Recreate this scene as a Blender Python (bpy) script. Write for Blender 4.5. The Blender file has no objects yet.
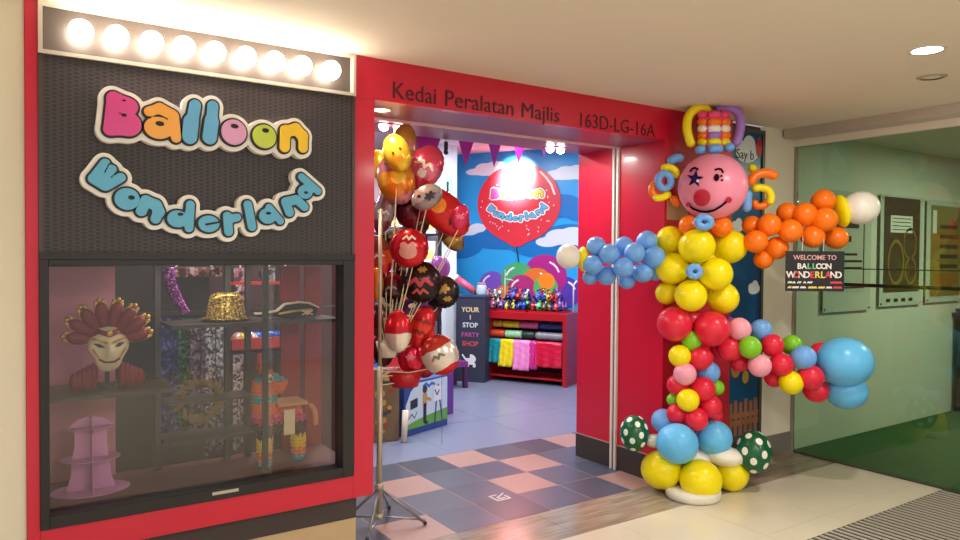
import bpy, bmesh, math, random
import numpy as np
from mathutils import Vector, Matrix
random.seed(7)
S = bpy.context.scene
COL = S.collection
V = Vector
pi = math.pi

# ------------------------------------------------------------------ camera
FPX = 727.14
CAM = V((-0.9949, -3.5069, 1.6))
VR = V((0.8282, -0.56039, 0.00711)); VU = V((0.00556, 0.0209, 0.99977)); VF = V((0.56041, 0.82797, -0.02043))
cd = bpy.data.cameras.new('camera'); co = bpy.data.objects.new('camera', cd); COL.objects.link(co)
cd.sensor_width = 36; cd.lens = FPX / 960 * 36; cd.clip_start = .05
co.matrix_world = Matrix(((VR.x, VU.x, -VF.x, CAM.x), (VR.y, VU.y, -VF.y, CAM.y), (VR.z, VU.z, -VF.z, CAM.z), (0, 0, 0, 1)))
S.camera = co

def ray(x, y): return VF + VR * ((x - 480) / FPX) - VU * ((y - 270) / FPX)
def at(x, y, ax, val):                       # survey point on a plane x / y / z = val
    v = ray(x, y); return CAM + v * ((val - CAM[ax]) / v[ax])
def atd(x, y, dep): return CAM + ray(x, y) * dep
def atp(x, y, o, n):
    v = ray(x, y); return CAM + v * ((o - CAM).dot(n) / v.dot(n))
def wz(x, y, Y=0.0): p = at(x, y, 1, Y); return (p.x, p.z)

# ------------------------------------------------------------------ materials
MATS = {}
def lin(c): return tuple((x / 12.92 if x <= .04045 else ((x + .055) / 1.055) ** 2.4) for x in [k / 255 for k in c])
def mat(name, rgb, rough=.5, metal=0., spec=.5, noise=0., nscale=8., bump=0., coat=0., emit=None, estr=0., sss=0.):
    if name in MATS: return MATS[name]
    m = bpy.data.materials.new(name); m.use_nodes = True; nt = m.node_tree
    b = nt.nodes['Principled BSDF']; c = lin(rgb)
    b.inputs['Base Color'].default_value = (*c, 1); b.inputs['Roughness'].default_value = rough
    b.inputs['Metallic'].default_value = metal; b.inputs['Specular IOR Level'].default_value = spec
    if coat: b.inputs['Coat Weight'].default_value = coat; b.inputs['Coat Roughness'].default_value = .12
    if sss:
        b.inputs['Subsurface Weight'].default_value = sss; b.inputs['Subsurface Radius'].default_value = (.03, .03, .03)
    tc = nt.nodes.new('ShaderNodeTexCoord')
    nz = nt.nodes.new('ShaderNodeTexNoise'); nz.inputs['Scale'].default_value = nscale; nz.inputs['Detail'].default_value = 4
    nt.links.new(tc.outputs['Object'], nz.inputs['Vector'])
    a = noise if noise else .03
    mx = nt.nodes.new('ShaderNodeMixRGB'); mx.blend_type = 'MIX'
    mx.inputs[1].default_value = (*[v * (1 - a) for v in c], 1); mx.inputs[2].default_value = (*[min(1, v * (1 + a)) for v in c], 1)
    nt.links.new(nz.outputs['Fac'], mx.inputs[0]); nt.links.new(mx.outputs[0], b.inputs['Base Color'])
    if bump:
        bp = nt.nodes.new('ShaderNodeBump'); bp.inputs['Strength'].default_value = bump; bp.inputs['Distance'].default_value = .01
        nt.links.new(nz.outputs['Fac'], bp.inputs['Height']); nt.links.new(bp.outputs[0], b.inputs['Normal'])
    if emit:
        b.inputs['Emission Color'].default_value = (*lin(emit), 1); b.inputs['Emission Strength'].default_value = estr
    MATS[name] = m; return m

def glassmat(name, tint, gloss=.1, rough=.0, refl=(1, 1, 1)):
    m = bpy.data.materials.new(name); m.use_nodes = True; nt = m.node_tree; nt.nodes.clear()
    o = nt.nodes.new('ShaderNodeOutputMaterial'); t = nt.nodes.new('ShaderNodeBsdfTransparent'); g = nt.nodes.new('ShaderNodeBsdfGlossy')
    t.inputs[0].default_value = (*tint, 1); g.inputs['Roughness'].default_value = rough; g.inputs[0].default_value = (*refl, 1)
    fr = nt.nodes.new('ShaderNodeFresnel'); fr.inputs[0].default_value = 1.5
    ad = nt.nodes.new('ShaderNodeMath'); ad.operation = 'ADD'; ad.inputs[1].default_value = gloss; ad.use_clamp = True
    mx = nt.nodes.new('ShaderNodeMixShader')
    nt.links.new(fr.outputs[0], ad.inputs[0]); nt.links.new(ad.outputs[0], mx.inputs[0]); nt.links.new(t.outputs[0], mx.inputs[1])
    nt.links.new(g.outputs[0], mx.inputs[2]); nt.links.new(mx.outputs[0], o.inputs[0]); MATS[name] = m; return m

def glitter(name, rgb, scale=90, rgb2=None):
    m = bpy.data.materials.new(name); m.use_nodes = True; nt = m.node_tree; b = nt.nodes['Principled BSDF']
    tc = nt.nodes.new('ShaderNodeTexCoord'); vo = nt.nodes.new('ShaderNodeTexVoronoi'); vo.inputs['Scale'].default_value = scale
    nt.links.new(tc.outputs['Object'], vo.inputs['Vector'])
    cr = nt.nodes.new('ShaderNodeValToRGB'); c = lin(rgb); c2 = lin(rgb2) if rgb2 else tuple(min(1, v * 1.5 + .12) for v in c)
    e = cr.color_ramp; e.elements[0].color = (*[v * .12 for v in c], 1); e.elements[0].position = .25
    e.elements[1].color = (*c2, 1); e.elements[1].position = .95
    k = e.elements.new(.7); k.color = (*c, 1)
    sx = nt.nodes.new('ShaderNodeSeparateColor'); nt.links.new(vo.outputs['Color'], sx.inputs[0]); nt.links.new(sx.outputs[0], cr.inputs[0])
    nt.links.new(cr.outputs[0], b.inputs['Base Color']); b.inputs['Metallic'].default_value = .5; b.inputs['Roughness'].default_value = .25
    bp = nt.nodes.new('ShaderNodeBump'); bp.inputs['Strength'].default_value = .9; bp.inputs['Distance'].default_value = .02
    nt.links.new(sx.outputs[1], bp.inputs['Height']); nt.links.new(bp.outputs[0], b.inputs['Normal'])
    MATS[name] = m; return m

def bands(name, cols, axis='Z', lo=0., hi=1., metal=0., rough=.4, wob=0.):     # printed colour bands along an object axis
    m = bpy.data.materials.new(name); m.use_nodes = True; nt = m.node_tree; b = nt.nodes['Principled BSDF']
    tc = nt.nodes.new('ShaderNodeTexCoord'); sp = nt.nodes.new('ShaderNodeSeparateXYZ')
    if wob:
        nz = nt.nodes.new('ShaderNodeTexNoise'); nz.inputs['Scale'].default_value = 12
        ad = nt.nodes.new('ShaderNodeVectorMath'); ad.operation = 'MULTIPLY_ADD'; ad.inputs[1].default_value = (wob,) * 3
        nt.links.new(tc.outputs['Object'], nz.inputs['Vector']); nt.links.new(nz.outputs['Color'], ad.inputs[0]); nt.links.new(tc.outputs['Object'], ad.inputs[2])
        nt.links.new(ad.outputs[0], sp.inputs[0])
    else: nt.links.new(tc.outputs['Object'], sp.inputs[0])
    mr = nt.nodes.new('ShaderNodeMapRange'); mr.inputs[1].default_value = lo; mr.inputs[2].default_value = hi
    nt.links.new(sp.outputs[axis], mr.inputs[0])
    cr = nt.nodes.new('ShaderNodeValToRGB'); cr.color_ramp.interpolation = 'CONSTANT'; e = cr.color_ramp.elements
    n = len(cols); e[0].position = 0; e[0].color = (*lin(cols[0]), 1); e[1].position = 1 / n; e[1].color = (*lin(cols[1]), 1)
    for i in range(2, n): k = e.new(i / n); k.color = (*lin(cols[i]), 1)
    nt.links.new(mr.outputs[0], cr.inputs[0]); nt.links.new(cr.outputs[0], b.inputs['Base Color'])
    b.inputs['Metallic'].default_value = metal; b.inputs['Roughness'].default_value = rough
    MATS[name] = m; return m

def dotted(name, base, dot, dirs, cosr, rough=.25):
    m = bpy.data.materials.new(name); m.use_nodes = True; nt = m.node_tree; b = nt.nodes['Principled BSDF']
    tc = nt.nodes.new('ShaderNodeTexCoord'); nm = nt.nodes.new('ShaderNodeVectorMath'); nm.operation = 'NORMALIZE'
    nt.links.new(tc.outputs['Object'], nm.inputs[0]); prev = None
    for d in dirs:
        dt = nt.nodes.new('ShaderNodeVectorMath'); dt.operation = 'DOT_PRODUCT'; dt.inputs[1].default_value = d
        nt.links.new(nm.outputs[0], dt.inputs[0])
        if prev is None: prev = dt.outputs['Value']
        else:
            mxn = nt.nodes.new('ShaderNodeMath'); mxn.operation = 'MAXIMUM'; nt.links.new(prev, mxn.inputs[0]); nt.links.new(dt.outputs['Value'], mxn.inputs[1]); prev = mxn.outputs[0]
    gt = nt.nodes.new('ShaderNodeMath'); gt.operation = 'GREATER_THAN'; gt.inputs[1].default_value = cosr; nt.links.new(prev, gt.inputs[0])
    mx = nt.nodes.new('ShaderNodeMixRGB'); mx.inputs[1].default_value = (*lin(base), 1); mx.inputs[2].default_value = (*lin(dot), 1)
    nt.links.new(gt.outputs[0], mx.inputs[0]); nt.links.new(mx.outputs[0], b.inputs['Base Color']); b.inputs['Roughness'].default_value = rough
    MATS[name] = m; return m

# ------------------------------------------------------------------ mesh builder
class MB:
    def __init__(s): s.v = []; s.f = []; s.mi = []
    def add(s, vs, fs, mi=0):
        o = len(s.v); s.v += [tuple(v) for v in vs]; s.f += [tuple(i + o for i in f) for f in fs]; s.mi += [mi] * len(fs); return s
    def box(s, a, b, mi=0):
        x0, y0, z0 = [min(p, q) for p, q in zip(a, b)]; x1, y1, z1 = [max(p, q) for p, q in zip(a, b)]
        return s.add([(x0, y0, z0), (x1, y0, z0), (x1, y1, z0), (x0, y1, z0), (x0, y0, z1), (x1, y0, z1), (x1, y1, z1), (x0, y1, z1)],
                     [(0, 3, 2, 1), (4, 5, 6, 7), (0, 1, 5, 4), (1, 2, 6, 5), (2, 3, 7, 6), (3, 0, 4, 7)], mi)
    def obox(s, o, ax, ay, az, mi=0):        # box from corner o along three edge vectors
        o, ax, ay, az = V(o), V(ax), V(ay), V(az)
        p = [o, o + ax, o + ax + ay, o + ay]; p += [q + az for q in p]
        return s.add(p, [(0, 3, 2, 1), (4, 5, 6, 7), (0, 1, 5, 4), (1, 2, 6, 5), (2, 3, 7, 6), (3, 0, 4, 7)], mi)
    def tube(s, pts, r, n=10, mi=0, closed=False, caps=True):
        pts = [V(p) for p in pts]; N = len(pts); rs = r if isinstance(r, (list, tuple)) else [r] * N
        up = V((0.123, .31, .94)); vs = []; prev = None
        for i, p in enumerate(pts):
            if closed: t = pts[(i + 1) % N] - pts[i - 1]
            else: t = pts[min(i + 1, N - 1)] - pts[max(i - 1, 0)]
            t.normalize()
            if prev is None: a = t.orthogonal().normalized()
            else: a = (prev - t * prev.dot(t)).normalized()
            prev = a; b = t.cross(a)
            for k in range(n): vs.append(p + (a * math.cos(2 * pi * k / n) + b * math.sin(2 * pi * k / n)) * rs[i])
        fs = [];
        for i in range(N if closed else N - 1):
            j = (i + 1) % N
            for k in range(n): fs.append((i * n + k, i * n + (k + 1) % n, j * n + (k + 1) % n, j * n + k))
        if not closed and caps: fs.append(tuple(range(n))[::-1]); fs.append(tuple((N - 1) * n + k for k in range(n)))
        return s.add(vs, fs, mi)
    def sausage(s, pts, r, n=12, mi=0):      # rounded ends
        pts = smooth([V(p) for p in pts], 14); N = len(pts); L = [0]
        for i in range(1, N): L.append(L[-1] + (pts[i] - pts[i - 1]).length)
        rs = [];
        for l in L:
            e = min(l, L[-1] - l); rs.append(r * math.sqrt(max(.04, 1 - max(0, 1 - e / r) ** 2)))
        return s.tube(pts, rs, n, mi)
    def ell(s, c, rx, ry=None, rz=None, nu=20, nv=12, mi=0):
        ry = ry or rx; rz = rz or rx; c = V(c); vs = []; fs = []
        for j in range(1, nv):
            t = pi * j / nv
            for i in range(nu):
                p = 2 * pi * i / nu; vs.append(c + V((rx * math.sin(t) * math.cos(p), ry * math.sin(t) * math.sin(p), rz * math.cos(t))))
        T = len(vs); vs += [c + V((0, 0, rz)), c - V((0, 0, rz))]
        for j in range(nv - 2):
            for i in range(nu): fs.append((j * nu + i, (j + 1) * nu + i, (j + 1) * nu + (i + 1) % nu, j * nu + (i + 1) % nu))
        for i in range(nu):
            fs.append((T, i, (i + 1) % nu)); fs.append((T + 1, (nv - 2) * nu + (i + 1) % nu, (nv - 2) * nu + i))
        return s.add(vs, fs, mi)
    def lathe(s, prof, c=(0, 0, 0), n=28, mi=0, ex=1., ey=1.):
        vs = []; fs = []; c = V(c)
        for r, z in prof:
            for i in range(n): vs.append(c + V((r * ex * math.cos(2 * pi * i / n), r * ey * math.sin(2 * pi * i / n), z)))
        for j in range(len(prof) - 1):
            for i in range(n): fs.append((j * n + i, j * n + (i + 1) % n, (j + 1) * n + (i + 1) % n, (j + 1) * n + i))
        if prof[0][0] < .02: fs.append(tuple(range(n))[::-1])
        if prof[-1][0] < .02: fs.append(tuple((len(prof) - 1) * n + i for i in range(n)))
        return s.add(vs, fs, mi)
    def shape(s, fn, b, h, to3, thick, mi=0):  # filled outline fn(u,v)<0 given its own thickness
        u0, u1, v0, v1 = b; nu = max(4, int(round((u1 - u0) / h))); nv = max(4, int(round((v1 - v0) / h)))
        us = np.linspace(u0, u1, nu + 1); vs = np.linspace(v0, v1, nv + 1); U, W = np.meshgrid(us, vs, indexing='ij'); D = fn(U, W)
        key = {}; P = []; F = []
        def corner(i, j):
            k = (i, j)
            if k not in key: key[k] = len(P); P.append((us[i], vs[j]))
            return key[k]
        def edge(a, c):
            k = (a, c) if a < c else (c, a)
            if k not in key:
                d0, d1 = D[k[0]], D[k[1]]; t = d0 / (d0 - d1); t = min(.98, max(.02, t))
                key[k] = len(P); P.append((us[k[0][0]] * (1 - t) + us[k[1][0]] * t, vs[k[0][1]] * (1 - t) + vs[k[1][1]] * t))
            return key[k]
        ins = D < 0
        for i in range(nu):
            for j in range(nv):
                cs = [(i, j), (i + 1, j), (i + 1, j + 1), (i, j + 1)]; q = [ins[c] for c in cs]
                if not any(q): continue
                poly = []
                for k in range(4):
                    if q[k]: poly.append(corner(*cs[k]))
                    if q[k] != q[(k + 1) % 4]: poly.append(edge(cs[k], cs[(k + 1) % 4]))
                if len(poly) > 2: F.append(tuple(poly))
        n = len(P); cnt = {}
        for f in F:
            for a, c in zip(f, f[1:] + f[:1]): cnt[(a, c)] = 1
        side = [(a, c) for (a, c) in cnt if (c, a) not in cnt]
        vv = [to3(u, w, thick) for u, w in P] + [to3(u, w, 0) for u, w in P]
        ff = F + [tuple(x + n for x in f[::-1]) for f in F] + [(c, a, a + n, c + n) for a, c in side]
        return s.add(vv, ff, mi)
    def build(s, name, m, parent=None, smooth_=False, loc=None, bevel=0., seg=2, local=False):
        me = bpy.data.meshes.new(name)
        o0 = V(loc) if loc is not None else None
        me.from_pydata([tuple(V(v) - o0) for v in s.v] if o0 is not None else s.v, [], s.f)
        ms = m if isinstance(m, (list, tuple)) else [m]
        for k in ms: me.materials.append(k)
        me.polygons.foreach_set('material_index', s.mi)
        bm = bmesh.new(); bm.from_mesh(me)
        bmesh.ops.recalc_face_normals(bm, faces=bm.faces)
        if bevel: bmesh.ops.bevel(bm, geom=list(bm.edges), offset=bevel, segments=seg, affect='EDGES', profile=.6)
        bm.to_mesh(me); bm.free()
        if smooth_: me.polygons.foreach_set('use_smooth', [True] * len(me.polygons))
        o = bpy.data.objects.new(name, me); COL.objects.link(o)
        if o0 is not None: o.location = o0
        if parent is not None:
            o.parent = parent
            if not local: o.matrix_parent_inverse = wm(parent).inverted()
        return o
def wm(o):
    m = o.matrix_parent_inverse @ o.matrix_basis if o.parent else o.matrix_basis
    return wm(o.parent) @ m if o.parent else m
def smooth(pts, n):
    if len(pts) < 3: return [pts[0].lerp(pts[-1], i / n) for i in range(n + 1)]
    out = []; P = [pts[0] * 2 - pts[1]] + pts + [pts[-1] * 2 - pts[-2]]
    for i in range(1, len(P) - 2):
        for k in range(n):
            t = k / n; a, b, c, d = P[i - 1:i + 3]
            out.append(.5 * ((2 * b) + (c - a) * t + (2 * a - 5 * b + 4 * c - d) * t * t + (3 * b - a - 3 * c + d) * t ** 3))
    out.append(pts[-1]); return out
def tag(o, label=None, cat=None, group=None, kind=None):
    if label: o['label'] = label
    if cat: o['category'] = cat
    if group: o['group'] = group
    if kind: o['kind'] = kind
    return o
def thing(name, label, cat, loc=(0, 0, 0), group=None):
    o = bpy.data.objects.new(name, None); COL.objects.link(o); o.location = loc; o.empty_display_size = .1
    return tag(o, label, cat, group)
def struct(o): o['kind'] = 'structure'; return o
def frame(o, r, u, n):                       # maps (u,v,w) into the world
    o, r, u, n = V(o), V(r), V(u), V(n)
    return lambda a, b, c=0.: o + r * a + u * b + n * c
def text(name, s, size, m, parent, o, r, u, depth=.002, align='LEFT', off=0., sx=1.):
    cu = bpy.data.curves.new(name, 'FONT'); cu.body = s; cu.size = size; cu.extrude = depth; cu.align_x = align; cu.offset = off; cu.resolution_u = 3
    t = bpy.data.objects.new(name, cu); COL.objects.link(t); bpy.context.view_layer.update()
    me = bpy.data.meshes.new_from_object(t.evaluated_get(bpy.context.evaluated_depsgraph_get())); bpy.data.objects.remove(t)
    r = V(r).normalized(); u = V(u).normalized(); n = r.cross(u)
    M = Matrix(((r.x * sx, u.x, n.x, o[0]), (r.y * sx, u.y, n.y, o[1]), (r.z * sx, u.z, n.z, o[2]), (0, 0, 0, 1)))
    me.transform(M); me.materials.clear(); me.materials.append(m); me.name = name
    ob = bpy.data.objects.new(name, me); COL.objects.link(ob)
    if parent is not None: ob.parent = parent; ob.matrix_parent_inverse = wm(parent).inverted()
    return ob

# SDF primitives (numpy)
def cap(ax, ay, bx, by, r):
    def f(u, v):
        dx, dy = bx - ax, by - ay; t = np.clip(((u - ax) * dx + (v - ay) * dy) / (dx * dx + dy * dy + 1e-12), 0, 1)
        return np.hypot(u - ax - dx * t, v - ay - dy * t) - r
    return f
def elp(cx, cy, rx, ry=None):
    ry = ry or rx
    return lambda u, v: (np.sqrt(((u - cx) / rx) ** 2 + ((v - cy) / ry) ** 2) - 1) * min(rx, ry)
def union(*fs):
    def f(u, v):
        d = fs[0](u, v)
        for g in fs[1:]: d = np.minimum(d, g(u, v))
        return d
    return f
def sunion(k, *fs):
    def f(u, v):
        d = fs[0](u, v)
        for g in fs[1:]:
            e = g(u, v); h = np.clip(.5 + .5 * (e - d) / k, 0, 1); d = e * (1 - h) + d * h - k * h * (1 - h)
        return d
    return f
def minus(a, *bs):
    def f(u, v):
        d = a(u, v)
        for b in bs: d = np.maximum(d, -b(u, v))
        return d
    return f
def grow(a, k): return lambda u, v: a(u, v) - k
def poly(pts):
    P = np.array(pts, float)
    def f(u, v):
        d = np.full(u.shape, 1e9); inside = np.zeros(u.shape, bool)
        for i in range(len(P)):
            a, b = P[i - 1], P[i]; e = b - a
            if e @ e < 1e-12: continue
            wx, wy = u - a[0], v - a[1]
            t = np.clip((wx * e[0] + wy * e[1]) / (e @ e), 0, 1); d = np.minimum(d, np.hypot(wx - e[0] * t, wy - e[1] * t))
            c = ((a[1] > v) != (b[1] > v)) & (u < (b[0] - a[0]) * (v - a[1]) / (b[1] - a[1] + 1e-12) + a[0]); inside ^= c
        return np.where(inside, -d, d)
    return f
def path(pts, r): return union(*[cap(*pts[i], *pts[i + 1], r) for i in range(len(pts) - 1)])

# ------------------------------------------------------------------ palette
RED = mat('red_panel', (206, 18, 54), .34, coat=.25)
DRED = RED
BLACKM = mat('black_metal', (30, 27, 28), .4)
PLINTH = mat('dark_plinth', (66, 56, 54), .45, noise=.1)
BEIGE = mat('beige_base', (205, 175, 135), .5)
CREAM = mat('cream_paint', (226, 218, 196), .7, noise=.04, nscale=3)
CEIL = mat('ceiling_paint', (226, 214, 196), .85)
ALU = mat('brushed_aluminium', (196, 188, 176), .36, metal=.45)
WHITE = mat('white_plastic', (238, 236, 230), .4)
LETDK = mat('letter_dark_edge', (38, 34, 42), .5)
GLASS = glassmat('window_glass', (.93, .92, .9), .0, .02)
PGLASS = glassmat('partition_glass', (.80, .87, .76), .0, .02)

# ------------------------------------------------------------------ shell
H = 2.626; XL = -0.868; XR = 0.687; XW = 2.904; XG = 4.48
# floors
def tiles(name, x0, x1, y0, y1, sx, sy, ox, oy, pick, mats, gap=.004, z=0., th=.03):
    mb = MB(); mb.box((x0, y0, z - th), (x1, y1, z - .0015), 0)
    i0 = math.floor((x0 - ox) / sx); j0 = math.floor((y0 - oy) / sy)
    i = i0
    while ox + i * sx < x1 - 1e-6:
        j = j0
        while oy + j * sy < y1 - 1e-6:
            a = max(x0, ox + i * sx); b = min(x1, ox + (i + 1) * sx); c = max(y0, oy + j * sy); d = min(y1, oy + (j + 1) * sy)
            if b - a > 2 * gap and d - c > 2 * gap: mb.box((a + gap / 2, c + gap / 2, z - .01), (b - gap / 2, d - gap / 2, z), pick(i, j))
            j += 1
        i += 1
    return struct(mb.build(name, mats))
GROUT = mat('grout', (186, 160, 152), .8)
tg = [mat('tile_blue_grey', (80, 84, 100), .3, noise=.12, nscale=30), mat('tile_slate', (70, 70, 80), .32, noise=.12, nscale=30), mat('tile_ash', (88, 90, 104), .3, noise=.1, nscale=30)]
TPK = mat('tile_pink', (172, 134, 122), .32, noise=.1, nscale=30)
pink = {(2, 3), (3, 2), (2, 1), (0, 2), (5, 3), (4, 0), (-1, 0), (0, 0) if False else (-1, 0)}
tiles('floor', .45, 4.2, 0.0, 1.44, .355, .36, 1.23, 0, lambda i, j: 4 if (i, j) in pink else 1 + (i * 7 + j * 5) % 3, [GROUT] + tg + [TPK], .007)
FSH = mat('shop_floor_tile', (124, 130, 154), .28, noise=.06, nscale=5)
tiles('floor_shop', -.95, 7.2, 1.44, 5.4, .9, .9, .3, 1.44, lambda i, j: 1, [mat('grout_light', (150, 150, 165), .7), FSH], .004)
struct(MB().box((-.95, .0, -.03), (.45, 1.44, 0)).build('floor_display', FSH))
def woodmat():
    m = bpy.data.materials.new('wood_look_tile'); m.use_nodes = True; nt = m.node_tree; b = nt.nodes['Principled BSDF']
    tc = nt.nodes.new('ShaderNodeTexCoord'); mp = nt.nodes.new('ShaderNodeMapping'); mp.inputs['Scale'].default_value = (2.2, 16, 1)
    nz = nt.nodes.new('ShaderNodeTexNoise'); nz.inputs['Scale'].default_value = 1.6; nz.inputs['Detail'].default_value = 6
    cr = nt.nodes.new('ShaderNodeValToRGB'); cr.color_ramp.elements[0].color = (*lin((136, 122, 104)), 1); cr.color_ramp.elements[1].color = (*lin((172, 157, 136)), 1)
    cr.color_ramp.elements[0].position = .3; cr.color_ramp.elements[1].position = .7
    nt.links.new(tc.outputs['Object'], mp.inputs[0]); nt.links.new(mp.outputs[0], nz.inputs['Vector']); nt.links.new(nz.outputs['Fac'], cr.inputs[0])
    nt.links.new(cr.outputs[0], b.inputs['Base Color']); b.inputs['Roughness'].default_value = .18; return m
tiles('floor_threshold', -3, XG, -.40, 0.0, .58, .4, 1.80, -.4, lambda i, j: 1, [GROUT, woodmat()], .003)
FCR = mat('cream_floor_tile', (216, 206, 184), .22, noise=.04, nscale=4)
tiles('floor_corridor', -4.0, XG, -7.0, -.40, .6, .6, 1.5, -.4, lambda i, j: 1, [mat('grout_cream', (190, 180, 158), .7), FCR], .003)
struct(MB().box((XG, -7, -.03), (9.5, 0.0, 0)).build('floor_room', mat('room_floor', (70, 80, 60), .6)))
cp = MB().box((XG + .012, -5.0, .0), (9.3, -.012, .012)).build('grass_carpet', mat('green_carpet', (40, 84, 38), .95, noise=.35, nscale=120, bump=.6))
tag(cp, 'green artificial grass carpet on the floor behind the glass partition', 'carpet')
# ceiling
struct(MB().box((-4, -7, H), (9.5, .0, H + .08)).build('ceiling', CEIL))
SCEIL = mat('shop_ceiling_paint', (215, 205, 210), .8)
struct(MB().box((-.95, .86, 3.0), (7.4, 6.2, 3.08)).build('ceiling_shop', SCEIL))
# left white wall beside the shop
struct(MB().box((-4, -.012, 0), (XL - .001, .15, H)).build('wall_left', CREAM))
# red facade
fr = MB(); fr.box((XL, -.03, .331), (-.822, .10, H)); fr.box((-.822, -.03, .331), (.571, .10, .452)); fr.box((.571, -.03, .331), (XR, .10, 2.409))
struct(fr.build('wall_front', RED, bevel=.0015, seg=1))
struct(MB().box((.571, -.03, 2.409), (3.64, .02, H)).build('wall_header', RED))
struct(MB().box((XL + .03, .03, .205), (XR - .07, .50, .331)).build('trim_1', PLINTH))
struct(MB().box((XL + .03, .035, 0), (XR - .07, .50, .205)).build('trim_2', BEIGE))
SOFF = mat('soffit_bounce_tint', (150, 86, 116), .38, noise=.05, nscale=3)  # whitish panel, red bounce light painted into its mauve colour
struct(MB().box((.571, .02, 2.409), (XW + .02, .40, 2.46)).box((.571, .43, 2.409), (XW + .02, .86, 2.46)).build('ceiling_soffit', SOFF))
struct(MB().box((.571, .40, 2.396), (XW, .43, 2.46)).build('trim_3', mat('slot_pink', (236, 196, 200), .5)))
struct(MB().box((-.95, .80, 2.46), (XW + .1, .86, 3.08)).build('wall_lintel', SOFF))
struct(MB().box((XW, 0.0, 0.184), (XW + .11, .86, 2.41)).build('wall_right', RED))
struct(MB().box((XW + .11, -.03, 0.184), (3.64, .05, 2.409)).box((XW, -.03, .184), (XW + .11, 0, 2.409)).build('wall_pier', RED))
struct(MB().box((XW - .004, -.034, 0), (XW + .11, .862, .18)).box((XW + .11, -.034, 0), (3.64, .05, .18)).build('baseboard_right', PLINTH))
struct(MB().box((XW - .006, -.036, .18), (XW, .862, .186)).box((XW, -.036, .18), (3.64, -.03, .186)).build('trim_4', ALU))
sg = MB(); sg.box((XW - .018, .405, 0), (XW, .425, 2.405)); sg.box((XW - .018, .445, 0), (XW, .465, 2.405)); sg.box((XW - .006, .425, 0), (XW, .445, 2.405), 1)
struct(sg.build('trim_5', [mat('shutter_guide', (236, 222, 214), .4), BLACKM]))
# pillar + room behind the glass
struct(MB().box((4.075, -.005, .17), (XG + .01, .20, H)).build('wall_pillar', CREAM))
struct(MB().box((4.06, -.012, 0), (XG + .01, .20, .17)).build('baseboard_pillar', mat('grey_skirting', (120, 112, 104), .5)))
struct(MB().box((3.64, .04, 0), (4.075, .12, H)).build('wall_recess', mat('dark_recess', (60, 52, 48), .6)))
struct(MB().box((XG + .01, .0, 0), (9.5, .1, H)).build('wall_room', mat('room_wall', (206, 212, 194), .55, noise=.05, nscale=2)))
struct(MB().box((9.4, -7, 0), (9.5, 0, H)).build('wall_room_right', mat('room_wall_side', (120, 130, 100), .6)))
# shop walls
struct(MB().box((-.95, .5, 0), (-.87, 5.4, 3.0)).build('wall_shop_left', mat('shop_wall_dark', (92, 74, 80), .7)))
struct(MB().box((-.95, 5.3, 0), (4.35, 5.4, 3.0)).build('wall_back', mat('shop_wall_pink', (226, 200, 208), .7)))
UL = V((-.48, .877, 0)).normalized(); NW = V((.877, .48, 0)).normalized(); ZUP = V((0, 0, 1))
TO = V((4.79, 3.166, 0)); WO = TO + NW * .62              # display unit corner / mural wall
mw = MB(); a = WO - UL * 3.2; mw.obox(a, UL * 5.5, NW * .1, ZUP * 3.0)
struct(mw.build('wall_mural', mat('mural_sky', (40, 160, 226), .3, noise=.12, nscale=1.5)))
struct(MB().box((XW + .02, .76, 0), (7.3, .86, 3.0)).build('wall_shop_right', mat('shop_wall_white', (220, 215, 220), .7)))

struct(MB().box((-.87, 1.62, 0), (1.25, 1.68, 3.0)).build('added_backing', mat('backing_wine', (74, 40, 48), .7)))  # added dark sheet, blocks the bright shop behind the display window
# window_1 : display window frame and two sliding panes
wf = MB(); y0, y1 = -.045, .06
wf.box((-.822, y0, .452), (-.788, y1, 1.57)); wf.box((.508, y0, .452), (.571, y1, 1.57)); wf.box((-.788, y0, .452), (.508, y1, .505)); wf.box((-.788, y0, 1.545), (.508, y1, 1.57))
w1 = struct(wf.build('window_1', BLACKM, bevel=.002, seg=1))
g1 = MB().box((-.788, .012, .505), (.16, .017, 1.545)).build('pane', GLASS, w1)
g2 = MB().box((.12, .030, .505), (.508, .035, 1.545)).build('pane', GLASS, w1)
st = MB().box((.118, .026, .505), (.145, .045, 1.545)).build('stile', BLACKM, w1)
lk = MB().box((-.14, -.047, .478), (-.02, -.045, .492)).build('handle', ALU, w1)

# ------------------------------------------------------------------ shop sign
PERF = bpy.data.materials.new('perforated_black'); PERF.use_nodes = True
nt = PERF.node_tree; b = nt.nodes['Principled BSDF']; tc = nt.nodes.new('ShaderNodeTexCoord'); outs = []
for ang in (0, 60, 120):
    d = nt.nodes.new('ShaderNodeVectorMath'); d.operation = 'DOT_PRODUCT'
    k = 2 * pi / .019
    d.inputs[1].default_value = (math.cos(math.radians(ang)) * k * .72, 0, math.sin(math.radians(ang)) * k * 1.3); nt.links.new(tc.outputs['Object'], d.inputs[0])
    s_ = nt.nodes.new('ShaderNodeMath'); s_.operation = 'COSINE'; nt.links.new(d.outputs['Value'], s_.inputs[0]); outs.append(s_)
a1 = nt.nodes.new('ShaderNodeMath'); a1.operation = 'ADD'; a2 = nt.nodes.new('ShaderNodeMath'); a2.operation = 'ADD'
nt.links.new(outs[0].outputs[0], a1.inputs[0]); nt.links.new(outs[1].outputs[0], a1.inputs[1]); nt.links.new(a1.outputs[0], a2.inputs[0]); nt.links.new(outs[2].outputs[0], a2.inputs[1])
cr = nt.nodes.new('ShaderNodeValToRGB'); cr.color_ramp.elements[0].position = .0; cr.color_ramp.elements[1].position = .5
mr = nt.nodes.new('ShaderNodeMapRange'); mr.inputs[1].default_value = -1.5; mr.inputs[2].default_value = 3; nt.links.new(a2.outputs[0], mr.inputs[0])
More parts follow.
